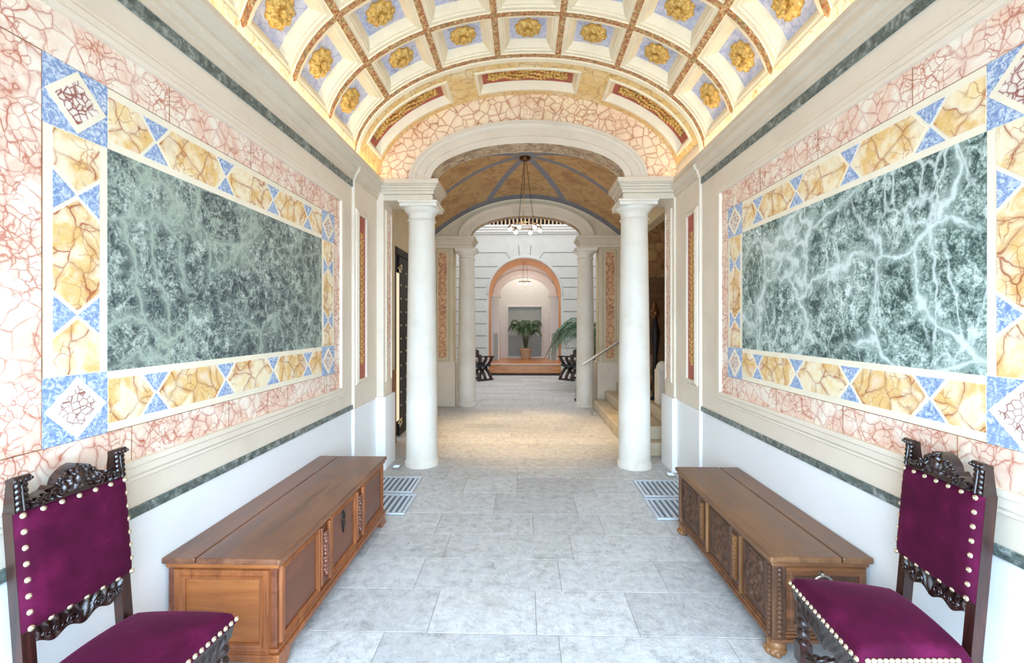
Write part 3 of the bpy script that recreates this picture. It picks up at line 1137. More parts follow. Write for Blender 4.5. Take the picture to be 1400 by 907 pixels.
def vest():
    # second arch in the far wall, a little higher
    dz = 0.10
    order(1, VY1, 8.80, dz, None, None)
    entablature(12, -1, 8.60, 9.05, dz, XC - 1.95)
    entablature(13, 1, 8.60, 9.05, dz, XC + 1.95)
    column(XC - 1.155, YC2, dz, 'white stone column on the left of the farther arch')
    column(XC + 1.155, YC2, dz, 'white stone column on the right of the farther arch, by the steel handrail')
    arch_wall('wall_far', VY1 + 0.01, XC, SPR + dz - 0.02, AI + 0.2, BI + 0.2, lambda t: (XC + 2.1 * cos(t), 3.15 + 1.35 * sin(t)), M['beige'])
    # far wall left and right of the columns
    for s, nm, k in ((-1, 'left', 14), (1, 'right', 15)):
        m = MB()
        a, b = XC + s * 1.40, XC + s * (2.6 if s < 0 else 3.3)
        lo, hi = min(a, b), max(a, b)
        m.box(lo, hi, 8.70, 9.05, 0.86, 3.3, 0)
        m.box(lo - 0.03, hi + 0.03, 8.67, 9.08, 0.0, 0.86, 1)
        a2 = XC + s * 1.47
        m.box(min(a, a2), max(a, a2), 8.665, 8.70, 0.86, 3.06, 0)
        c1, c2 = XC + s * 1.76, XC + s * 1.82
        m.box(min(c1, c2), max(c1, c2), 8.665, 8.70, 0.86, 3.06, 0)
        struct(m.build('wall_far_' + nm, [M['beige'], M['cornice']], bevel=0.006))
        xc = XC + s * 1.615
        t = thing('strip_panel', 'tall red marbled strip panel on the far vestibule wall, %s of the farther arch' % nm, 'wall panel', (xc, 8.69, 0.9))
        m = MB()
        m.box(xc - 0.082, xc + 0.082, 8.688, 8.70, 0.93, 2.98)
        m.build('marbled_field', M['redstrip'], t)
        m = MB()
        m.rect_sweep(lambda u, v, h: (u, 8.70 - h, v), xc - 0.082, xc + 0.082, 0.93, 2.98, [(0, 0), (0, 0.02), (0.02, 0.022), (0.03, 0.008), (0.04, 0)])
        m.build('frame_moulding', M['beige'], t)
    # sail vault
    m = MB()

    def sail(u, v):
        x = (u * 2 - 1) * 2.0
        y = (v * 2 - 1) * (VY1 - VY0) / 2
        z = 4.165 - 0.17 * (y / 1.74) ** 2 - 0.70 * (abs(x) / 1.76) ** 2.1
        return (XC + x, (VY0 + VY1) / 2 + y, z)
    o = None
    m.grid(sail, 40, 30)
    m.v = [(p[0] - XC, p[1] - (VY0 + VY1) / 2, p[2]) for p in m.v]
    o = m.build('ceiling_vestibule', M['vault2'], smooth=60, recalc=False)
    o.location = (XC, (VY0 + VY1) / 2, 0)
    struct(o)
    # left wall with a door opening
    m = MB()
    xw = XC - VX
    D0, D1, DH = 6.05, 7.55, 2.66
    m.box(xw - 0.3, xw, 5.30, D0, 0, 4.2)
    m.box(xw - 0.3, xw, D1, 9.05, 0, 4.2)
    m.box(xw - 0.3, xw, D0, D1, DH, 4.2)
    struct(m.build('wall_vestibule_left', M['beige'], bevel=0.004))
    m = MB()
    m.box(xw, xw + 0.035, 5.39, D0 - 0.05, 0.0, 0.98)
    struct(m.build('baseboard_left', M['brownstone'], bevel=0.006))
    # right wall: stairwell opening from 5.45 to 8.6
    m = MB()
    xr = XC + VX
    m.box(xr, xr + 0.15, 5.37, 8.68, 3.05, 4.2)
    struct(m.build('wall_vestibule_right', M['beige'], bevel=0.004))
    # pink strip on the inner faces of the pilasters
    for s, X in ((-1, XL), (1, XR)):
        xq = X - s * PILP[s]
        t = thing('strip_panel', 'pink marbled strip on the inner face of the %s pilaster behind the column' % ('left' if s < 0 else 'right'), 'wall panel', (xq, 5.07, 0.9))
        m = MB()
        m.box(min(xq, xq - s * 0.004), max(xq, xq - s * 0.004), 4.99, 5.16, 0.98, 2.84)
        m.build('marbled_field', M['pink'], t)
        m = MB()
        m.rect_sweep(lambda u, v, h: (xq - s * h, u, v), 4.99, 5.16, 0.98, 2.84, [(0, 0), (0, 0.014), (0.018, 0.014), (0.03, 0.0)])
        m.build('frame_moulding', M['cream'], t)
    # door: iron framed, studded, lit glass
    t = thing('studded_door', 'tall black studded door with a lit glass strip in the vestibule wall behind the left column', 'door', (xw, D0, 0))
    m = MB()
    for (ya, yb, za, zb) in ((D0, D0 + 0.05, 0, DH), (D1 - 0.09, D1, 0, DH), (D0 + 0.09, D1 - 0.09, DH - 0.1, DH)):
        m.box(xw - 0.12, xw + 0.006, ya, yb, za, zb)
    m.build('door_frame', M['iron'], t, bevel=0.006)
    m = MB()
    m.box(xw - 0.03, xw - 0.012, D0 + 0.05, D0 + 0.25, 0.25, DH - 0.35)
    m.build('glass_pane', M['doorglow'], t)
    m = MB()
    m.box(xw - 0.07, xw - 0.01, D0 + 0.25, D1 - 0.09, 0.02, DH - 0.1)
    lf = m.build('door_leaf', M['iron'], t, bevel=0.006)
    m = MB()
    for zz in [0.25 + 0.19 * k for k in range(12)]:
        for yy in (D0 + 0.32, D0 + 0.6, D0 + 0.78, D0 + 0.96):
            m.ball((xw - 0.008, yy, zz), (0.012, 0.016, 0.016), 8, 5)
    m.build('stud', M['brass'], lf, smooth=60)
    for zz in (0.24, 2.36):
        m = MB()
        m.tube([(xw + 0.03, D0 + 0.05, zz), (xw + 0.06, D0 + 0.1, zz + 0.06), (xw + 0.05, D0 + 0.16, zz), (xw + 0.04, D0 + 0.1, zz - 0.05), (xw + 0.045, D0 + 0.07, zz)], 0.009, 6)
        m.build('scroll_hinge', M['brass'], t, smooth=60)


vest()


def stairs():
    X0 = 1.305
    t = thing('staircase', 'low worn stone steps rising from the vestibule floor behind the right column', 'stairs', (X0, 7.0, 0))
    for k in range(3):
        m = MB()
        x0 = X0 + 0.225 * k
        m.box(x0, 3.34, 5.47 + 0.14 * k, 8.60 if k < 2 else 6.9, 0.165 * k, 0.165 * (k + 1))
        if k == 2:
            m.box(x0, 2.01, 6.9, 8.60, 0.33, 0.495)
        m.build('step', M['stair'], t, bevel=0.02, segs=3)
    m = MB()
    m.box(2.02, 3.34, 5.90, 6.90, 0.495, 0.66)
    m.build('landing', M['stair'], t, bevel=0.02, segs=3)
    t = thing('staircase', 'dim upper flight of stairs climbing away beyond the stone newel', 'stairs', (2.6, 7.6, 0))
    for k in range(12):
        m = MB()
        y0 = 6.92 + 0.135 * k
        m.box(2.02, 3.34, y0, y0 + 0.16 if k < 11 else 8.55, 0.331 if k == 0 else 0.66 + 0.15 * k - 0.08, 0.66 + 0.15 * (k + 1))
        m.build('step', M['stairshade'], t, bevel=0.012)
    m = MB()
    m.box(3.36, 3.6, 5.45, 8.66, 0, 5.0)
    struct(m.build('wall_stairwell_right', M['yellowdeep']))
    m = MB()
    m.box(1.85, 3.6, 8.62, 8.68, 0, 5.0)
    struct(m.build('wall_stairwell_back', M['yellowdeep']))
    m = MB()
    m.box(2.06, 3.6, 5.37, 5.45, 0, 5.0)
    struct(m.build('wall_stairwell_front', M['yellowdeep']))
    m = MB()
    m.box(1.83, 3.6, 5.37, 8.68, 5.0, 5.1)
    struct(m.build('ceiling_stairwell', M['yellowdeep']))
    n = thing('newel_post', 'low round-topped stone newel at the foot of the upper stairs', 'newel post', (1.905, 6.25, 0.495))
    m = MB()
    m.box(1.815, 1.995, 6.16, 6.34, 0.495, 0.98)
    m.build('block', M['column'], n, bevel=0.02)
    m = MB()
    m.ball((1.905, 6.25, 0.98), (0.09, 0.09, 0.11), 20, 10)
    m.build('domed_top', M['column'], n, smooth=60)
    l = thing('torchere', 'dark bronze torch stand beside the upper stairs seen past the right column', 'lamp stand', (1.91, 6.62, 0.495))
    m = MB()
    m.lathe([(0.09, 0), (0.09, 0.03), (0.04, 0.06), (0.025, 0.2), (0.05, 0.42), (0.03, 0.6), (0.07, 0.95), (0.03, 1.19)], (1.91, 6.62, 0.495), 16)
    m.build('stand', M['iron'], l, smooth=50)
    m = MB()
    m.lathe([(0.02, 0), (0.06, 0.04), (0.075, 0.1), (0.05, 0.14), (0.012, 0.26)], (1.91, 6.62, 1.67), 16)
    m.build('finial', M['bronze'], l, smooth=50)
    # steel handrail with its post
    h = thing('handrail', 'slanting steel handrail with one thin post in front of the farther right column', 'handrail', (1.2, 7.95, 0))
    m = MB()
    m.tube([(1.035, 7.95, 0.885), (1.06, 7.95, 0.90), (1.80, 7.95, 1.372), (1.94, 7.95, 1.46)], 0.021, 12)
    m.build('rail', M['steel'], h, smooth=50)
    m = MB()
    m.tube([(1.19, 7.95, 0.0), (1.19, 7.95, 0.985)], 0.013, 10)
    m.lathe([(0.03, 0), (0.03, 0.008), (0.014, 0.012)], (1.19, 7.95, 0), 12)
    m.build('post', M['steel'], h, smooth=50)


stairs()


# ---------------------------------------------------------------- pendant lamp in the vestibule
def pendant(cx, cy, ztop, zl, rad, n, label, small=False):
    t = thing('pendant_light', label, 'chandelier', (cx, cy, zl))
    m = MB()
    m.lathe([(0.012, -0.055), (0.05, -0.05), (0.085, -0.025), (0.09, -0.002), (0.09, 0.0)] if not small else [(0.03, -0.03), (0.05, 0)], (cx, cy, ztop), 24)
    m.build('ceiling_rose', M['bronze'], t, smooth=50)
    for k in range(3):
        a = 2 * pi * k / 3 + 0.3
        m = MB()
        m.tube([(cx + 0.02 * cos(a), cy + 0.02 * sin(a), ztop - 0.04), (cx + rad * 0.62 * cos(a), cy + rad * 0.62 * sin(a), zl + 0.06)], 0.0045, 5)
        m.build('cable', M['iron'], t)
    m = MB()
    pts = [(cx + rad * cos(2 * pi * k / 32), cy + rad * sin(2 * pi * k / 32), zl + 0.055) for k in range(33)]
    m.tube(pts, 0.007, 8, cap=False)
    for k in range(3):
        a = 2 * pi * k / 3 + 0.3
        m.tube([(cx, cy, zl + 0.06), (cx + rad * cos(a), cy + rad * sin(a), zl + 0.055)], 0.005, 6)
    m.build('ring', M['bronze'], t, smooth=50)
    for k in range(n):
        a = 2 * pi * k / n + 0.15
        m = MB()
        px, py = cx + rad * cos(a), cy + rad * sin(a)
        m.lathe([(0.012, 0.05), (0.022, 0.045), (0.028, 0.012), (0.02, 0.0)][::-1], (px, py, zl), 12)
        l = m.build('lamp_holder', M['steel'], t, smooth=50)
        m = MB()
        m.ball((px, py, zl - 0.012), (0.027, 0.027, 0.026), 12, 8)
        m.build('bulb', M['lamp'], l, smooth=60)
    return t


pendant(XC - 0.02, 6.95, 4.165, 3.06, 0.235, 6, 'pendant lamp with a ring of six small bulbs hanging in the vestibule')


# ---------------------------------------------------------------- courtyard hall and last room
def courtyard():
    Y0, Y1 = 9.05, 14.3
    for s, nm in ((-1, 'left'), (1, 'right')):
        m = MB()
        x = XC + s * 3.15
        m.box(min(x, x + s * 0.2), max(x, x + s * 0.2), Y0, Y1 + 0.4, 0, 6.2)
        struct(m.build('wall_courtyard_' + nm, M['greywall']))
    # end wall with arch opening: ellipse-headed
    hw, zs, rise = 1.145, 2.55, 1.14
    m = MB()
    n = 40
    arc = [(XC - 0.012 + hw * cos(pi * i / n), zs + rise * sin(pi * i / n)) for i in range(n + 1)]
    xc = XC - 0.012
    for y in (Y1,):
        vs = []
        for i, (x, z) in enumerate(arc):
            vs.append((x, y, z))
            vs.append((xc + (x - xc) * 2.5, y, 5.0) if False else (x, y, 4.45))
        m.add(vs, [(2 * i, 2 * i + 1, 2 * i + 3, 2 * i + 2) for i in range(n)])
        m.add([(xc + hw, y, 0), (XC + 3.15, y, 0), (XC + 3.15, y, 4.45), (xc + hw, y, 4.45)], [(0, 1, 2, 3)])
        m.add([(xc - hw, y, 0), (XC - 3.15, y, 0), (XC - 3.15, y, 4.45), (xc - hw, y, 4.45)], [(0, 1, 2, 3)])
    struct(m.build('wall_courtyard_end', M['greywall']))
    # intrados of that arch, tan plaster
    m = MB()
    arch_sweep(m, xc, zs, hw, rise, [(0, Y1), (0, 15.98)], n=40)
    for s in (-1, 1):
        m.add([(xc + s * hw, Y1, 0.0), (xc + s * hw, Y1 + 1.0, 0.0), (xc + s * hw, Y1 + 1.0, zs), (xc + s * hw, Y1, zs)], [(0, 1, 2, 3)])
    struct(m.build('trim_14', M['tan'], smooth=40))
    # rounded lip round the arch
    m = MB()
    arch_sweep(m, xc, zs, hw, rise, [(0.0, Y1 + 0.01), (0.0, Y1 - 0.03), (0.05, Y1 - 0.035), (0.07, Y1 - 0.01), (0.07, Y1 + 0.01)], n=40)
    struct(m.build('trim_15', M['greywall'], smooth=40))
    # rusticated joints
    m = MB()
    J = 0.011
    for s in (-1, 1):
        for k in range(7):
            z = 0.45 + 0.385 * k
            xa, xb = xc + s * (hw + 0.07), xc + s * 2.7
            m.box(min(xa, xb), max(xa, xb), Y1 - 0.004, Y1 + 0.01, z - J, z + J)
        for (z, xin, xk, zk) in ((3.05, 1.10, 1.10, 3.05), (3.42, 0.86, 0.74, 3.70 - 0.36), (3.86, 0.60, 0.44, 3.56 + 0.12)):
            xa, xb = xc + s * xin, xc + s * 2.7
            m.box(min(xa, xb), max(xa, xb), Y1 - 0.004, Y1 + 0.01, z - J, z + J)
        for (x0, z0, x1, z1) in ((0.60, 3.86, 0.46, 3.66), (0.86, 3.42, 0.80, 3.40), (0.2, 4.1, 0.17, 3.78)):
            m.hexa([(xc + s * (x0 - J), Y1 - 0.004, z0), (xc + s * (x0 + J), Y1 - 0.004, z0), (xc + s * (x1 + J), Y1 - 0.004, z1), (xc + s * (x1 - J), Y1 - 0.004, z1)],
                   [(xc + s * (x0 - J), Y1 + 0.01, z0), (xc + s * (x0 + J), Y1 + 0.01, z0), (xc + s * (x1 + J), Y1 + 0.01, z1), (xc + s * (x1 - J), Y1 + 0.01, z1)])
    struct(m.build('trim_16', M['greyjoint']))
    # upper cornice
    m = MB()
    for (z0, z1, e) in ((4.45, 4.50, 0.04), (4.50, 4.58, 0.08), (4.58, 4.66, 0.11), (4.66, 4.72, 0.14)):
        m.box(XC - 3.15, XC + 3.15, Y1 - e, Y1 + 0.3, z0, z1)
    m.box(XC - 3.15, XC + 3.15, Y1 + 0.9, Y1 + 1.0, 4.72, 6.2)
    struct(m.build('trim_17', M['white'], bevel=0.008))
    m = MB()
    m.box(XC - 3.15, XC + 3.15, Y1 + 0.42, Y1 + 0.9, 4.72, 6.2)  # solid box whose dark colour stands for the shaded recess
    struct(m.build('wall_gallery', M['galleryshade']))
    # gallery balustrade above
    t = thing('balustrade', 'gallery balustrade of short posts high above the courtyard arch', 'balustrade', (XC, Y1, 4.72))
    for k in range(25):
        x = XC - 1.50 + 0.125 * k
        m = MB()
        m.box(x - 0.022, x + 0.022, Y1 + 0.02, Y1 + 0.09, 4.74, 5.22)
        m.build('baluster', M['terracotta'], t)
    m = MB()
    m.box(XC - 2.7, XC + 2.7, Y1 - 0.02, Y1 + 0.13, 5.22, 5.32)
    m.build('top_rail', M['white'], t)
    m = MB()
    m.box(XC - 2.7, XC + 2.7, Y1 + 0.0, Y1 + 0.11, 4.72, 4.74)
    m.build('bottom_rail', M['white'], t)
    # raised wooden floor
    R0, R1, ZF = Y1 + 0.05, 17.15, 0.30
    m = MB()
    m.box(XC - 2.2, XC + 2.2, R0, R1 + 0.9, 0.0, ZF)
    o = m.build('floor_last_room', M['woodfloor'], bevel=0.004)
    struct(o)
    m = MB()
    m.box(xc - hw, xc + hw, R0 - 0.04, R0 + 0.03, ZF, ZF + 0.025)
    struct(m.build('trim_18', M['cornice'], bevel=0.005))
    m = MB()
    m.box(xc - hw, xc + hw, Y1 - 0.35, R0 - 0.002, 0.0, 0.035)
    struct(m.build('trim_19', M['slab'], bevel=0.008))
    # last room: side walls, arch, back wall with niche
    for s, nm in ((-1, 'left'), (1, 'right')):
        m = MB()
        x = XC + s * 1.75
        m.box(min(x, x + s * 0.15), max(x, x + s * 0.15), Y1 + 0.35, R1 + 0.1, 0, 4.3)
        struct(m.build('wall_last_' + nm, M['white']))
    m = MB()
    m.box(XC - 1.9, XC + 1.9, Y1 + 0.35, R1 + 0.2, 4.2, 4.35)
    struct(m.build('ceiling_last', M['white']))
    YA = 16.0
    m = MB()
    iw, ir, oz = 0.88, 0.60, 2.66
    arch_sweep(m, xc, oz, iw, ir, [(0.0, YA + 0.35), (0.0, YA), (0.1, YA - 0.012), (0.24, YA - 0.02), (0.25, YA)], n=36)
    struct(m.build('trim_20', M['white'], smooth=40))
    m = MB()
    vs = []
    for i in range(37):
        a = pi * i / 36
        vs += [(xc + (iw + 0.02) * cos(a), YA + 0.01, oz + (ir + 0.02) * sin(a)), (xc + 1.75 * cos(a), YA + 0.01, oz + 1.75 * sin(a))]
    m.add(vs, [(2 * i, 2 * i + 1, 2 * i + 3, 2 * i + 2) for i in range(36)])
    for s in (-1, 1):
        a, b = xc + s * (iw + 0.02), xc + s * 1.75
        m.box(min(a, b), max(a, b), YA, YA + 0.35, ZF, oz)
        m.box(min(a - s * 0.06, b), max(a - s * 0.06, b), YA - 0.05, YA + 0.38, oz - 0.11, oz)
    struct(m.build('wall_last_arch', M['white'], bevel=0.004))
    for s, nm in ((-1, 'left'), (1, 'right')):
        m = MB()
        a, b = xc + s * (iw + 0.07), xc + s * 1.1
        m.box(min(a, b), max(a, b), YA - 0.025, YA, ZF, 1.27)
        struct(m.build('baseboard_last_' + nm, M['nichedark']))
    nx0, nx1, nz1 = -0.60, 0.66, 2.24
    m = MB()
    m.box(XC - 1.75, nx0, R1, R1 + 0.12, ZF, 4.3)
    m.box(nx1, XC + 1.75, R1, R1 + 0.12, ZF, 4.3)
    m.box(nx0, nx1, R1, R1 + 0.12, nz1, 4.3)
    struct(m.build('wall_last_back', M['white']))
    m = MB()
    m.box(nx0 - 0.1, nx1 + 0.1, R1 + 0.27, R1 + 0.36, ZF, 2.5, 0)
    m.box(nx0 - 0.1, nx1 + 0.1, R1 + 0.25, R1 + 0.27, ZF, 1.15, 1)
    m.box(nx0 - 0.14, nx0 - 0.02, R1 + 0.1, R1 + 0.36, ZF, 2.5, 0)
    m.box(nx1 + 0.02, nx1 + 0.14, R1 + 0.1, R1 + 0.36, ZF, 2.5, 0)
    m.box(nx0 - 0.1, nx1 + 0.1, R1 + 0.1, R1 + 0.36, 2.3, 2.5, 0)
    m.box(nx0 - 0.02, nx1 + 0.02, R1 + 0.02, R1 + 0.14, ZF, ZF + 0.06, 2)
    struct(m.build('wall_niche', [M['nichegrey'], M['nichedark'], M['white']]))
    m = MB()
    m.rect_sweep(lambda u, v, h: (u, R1 - h, v), nx0, nx1, ZF - 0.5, nz1, [(0, -0.05), (0, 0.02), (0.05, 0.02), (0.06, 0)])
    struct(m.build('trim_21', M['white']))


courtyard()
pendant(XC - 0.02, 15.2, 4.2, 2.97, 0.20, 5, 'small pendant with white bulbs far inside the last room', True)


# ---------------------------------------------------------------- palms
def frond(m, base, az, length, rise, droop, nleaf=22, leaf=0.22, twist=0.0):
    base = Vector(base)
    d = Vector((cos(az), sin(az), 0))
    pts = []
    for i in range(15):
        u = i / 14
        pts.append(base + d * (length * (0.15 * u + 0.85 * u ** 1.25)) + Vector((0, 0, rise * sin(u * pi * 0.62) - droop * u ** 2.6)))
    m.tube(pts, [0.008 * (1 - 0.75 * i / 14) for i in range(15)], 5, 1)
    side = Vector((-d.y, d.x, 0))
    for k in range(nleaf):
        u = 0.22 + 0.78 * k / (nleaf - 1)
        f = u * 14
        i = min(13, int(f))
        p = pts[i].lerp(pts[i + 1], f - i)
        tg = (pts[i + 1] - pts[i]).normalized()
        L = leaf * (0.55 + 0.9 * sin(pi * (0.12 + 0.8 * u))) * 0.9
        for sg in (-1, 1):
            dr = (side * sg * 0.85 + tg * 0.62 + Vector((0, 0, -0.22))).normalized()
            w = 0.015
            nrm = tg * 1.0
            q1 = p + dr * L * 0.5 + Vector((0, 0, 0.01))
            q2 = p + dr * L + Vector((0, 0, -0.30 * L))
            up = dr.cross(tg).normalized() * 0.0015
            a = tg * w
            m.hexa([p - a * 0.4 - up, q1 - a - up, q2 - up, q1 + a - up, p + a * 0.4 - up], [p - a * 0.4 + up, q1 - a + up, q2 + up, q1 + a + up, p + a * 0.4 + up], 0)


def palm(loc, label, pot_h, pot_r, n, length, rise, droop, leaf, seed, stemh=0.25, az0=0.0, span=2 * pi):
    t = thing('potted_palm', label, 'plant', loc)
    x, y, z = loc
    m = MB()
    m.lathe([(pot_r * 0.68, 0), (pot_r * 0.98, pot_h * 0.8), (pot_r * 1.06, pot_h * 0.82), (pot_r * 1.06, pot_h), (pot_r * 0.95, pot_h), (pot_r * 0.9, pot_h * 0.88)], loc, 28)
    m.build('pot', M['terracotta'], t, smooth=40)
    m = MB()
    m.lathe([(0.005, 0.02), (pot_r * 0.9, 0.0)], (x, y, z + pot_h * 0.9), 20, cap=False)
    m.build('soil', M['soil'], t)
    r = random.Random(seed)
    for k in range(n):
        az = az0 + span * (k + r.uniform(-0.25, 0.25)) / n
        m = MB()
        b = (x + 0.04 * cos(az), y + 0.04 * sin(az), z + pot_h * 0.9)
        h = stemh * r.uniform(0.8, 1.3)
        b2 = (b[0] + 0.05 * cos(az), b[1] + 0.05 * sin(az), b[2] + h)
        m.tube([b, ((b[0] + b2[0]) / 2, (b[1] + b2[1]) / 2, b[2] + h * 0.55), b2], 0.011, 6, 1)
        frond(m, b2, az, length * r.uniform(0.8, 1.15), rise * r.uniform(0.7, 1.3), droop * r.uniform(0.7, 1.3), leaf=leaf)
        m.build('frond', [M['leaf'], M['stem']], t)
    return t


palm((0.06, 16.72, 0.30), 'potted palm in a terracotta pot in front of the far grey niche', 0.40, 0.215, 13, 0.50, 0.62, 0.26, 0.20, 4, 0.36)
palm((1.70, 11.3, 0.0), 'large potted palm in the courtyard, half hidden behind the farther right column', 0.5, 0.26, 15, 1.0, 0.62, 0.62, 0.38, 9, 0.66, az0=0.3)


# ---------------------------------------------------------------- folding x-frame chairs in the courtyard
def x_chair(loc, rot, label):
    t = thing('folding_armchair', label, 'chair', loc, rot, 'carved folding armchairs in the courtyard', world=False)
    for y in (-0.2, 0.0, 0.2):
        for s in (-1, 1):
            m = MB()
            pts = []
            for i in range(13):
                u = i / 12
                z = 0.04 + 0.62 * u
                x = s * 0.28 * cos(pi * u) * (1.0 if u < 0.5 else 1.05)
                x = -x
                pts.append((x, y + 0.012 * s, z))
            m.tube(pts, 0.046, 4, 0)
            m.build('leg', M['walnutred'], t, bevel=0.004)
    for s in (-1, 1):
        m = MB()
        m.tube([(s * 0.30, -0.27, 0.68), (s * 0.30, 0.1, 0.68), (s * 0.30, 0.24, 0.675), (s * 0.30, 0.29, 0.655)], [0.03, 0.03, 0.034, 0.026], 6, flat=0.7)
        m.build('armrest', M['walnutred'], t, smooth=50)
        m = MB()
        m.box(s * 0.28 - 0.03, s * 0.28 + 0.03, -0.27, 0.27, 0.0, 0.055)
        m.build('foot_rail', M['walnut'], t, bevel=0.012)
    m = MB()
    m.slabgrid(lambda u, v: ((u - 0.5) * 0.46, (v - 0.5) * 0.46, 0.43 - 0.05 * sin(pi * u) + 0.02), lambda u, v: ((u - 0.5) * 0.46, (v - 0.5) * 0.46, 0.40 - 0.05 * sin(pi * u)), 8, 2)
    m.build('seat', M['leather'], t, smooth=40)
    m = MB()
    m.slabgrid(lambda u, v: ((u - 0.5) * 0.62, -0.25 + 0.03 * cos((u - 0.5) * 3), 0.66 + v * (0.20 + 0.05 * sin(pi * u))), lambda u, v: ((u - 0.5) * 0.62, -0.285 + 0.03 * cos((u - 0.5) * 3), 0.66 + v * (0.20 + 0.05 * sin(pi * u))), 14, 3)
    m.build('backrest', M['walnutred'], t, smooth=40)
    return t


x_chair((-1.27, 12.85, 0), radians(-48), 'carved dark folding armchair on the left side of the courtyard')
x_chair((1.38, 12.95, 0), radians(48), 'carved dark folding armchair under the palm on the right of the courtyard')
x_chair((1.36, 9.62, 0), radians(80), 'dark folding armchair mostly hidden behind the farther right column')


# ---------------------------------------------------------------- floor grates and small floor lights
def grate(x0, x1, y0, y1, label):
    t = thing('floor_grate', label, 'grate', ((x0 + x1) / 2, (y0 + y1) / 2, 0.0), group='floor grates beside the chests')
    m = MB()
    m.box(x0, x1, y0, y1, 0.0005, 0.003)  # flat plate on the floor, coloured like a shaded pit
    m.build('pit', M['grateshade'], t)
    m = MB()
    f = 0.028
    for q in ((x0, x1, y0, y0 + f), (x0, x1, y1 - f, y1), (x0, x0 + f, y0 + f, y1 - f), (x1 - f, x1, y0 + f, y1 - f)):
        m.box(*q, 0.002, 0.014)
    m.build('frame', M['grate'], t, bevel=0.003)
    n = int((x1 - x0 - 2 * f) / 0.047)
    for k in range(n):
        m = MB()
        x = x0 + f + (k + 0.5) * (x1 - x0 - 2 * f) / n
        m.box(x - 0.012, x + 0.012, y0 + f, y1 - f, 0.003, 0.013)
        m.build('bar', M['grate'], t)


grate(-1.52, -1.055, 4.22, 4.66, 'floor grate beside the left column, farther of the left pair')
grate(-1.52, -1.00, 3.74, 4.18, 'floor grate next to the left chest, nearer of the left pair')
grate(1.105, 1.56, 4.18, 4.62, 'floor grate beside the right column, farther of the right pair')
grate(1.085, 1.56, 3.70, 4.14, 'floor grate next to the right chest, nearer of the right pair')
for x, y, nm in ((-1.42, 4.98, 'left'), (1.545, 4.80, 'right')):
    t = thing('floor_light', 'tiny square blue-white floor light at the foot of the %s pilaster' % nm, 'floor light', (x, y, 0))
    m = MB()
    m.box(x - 0.04, x + 0.04, y - 0.05, y + 0.05, 0.0, 0.012)
    m.build('frame', M['steel'], t, bevel=0.003)
    m = MB()
    m.box(x - 0.03, x + 0.03, y - 0.04, y + 0.04, 0.012, 0.014)
    m.build('glass', M['uplight'], t)


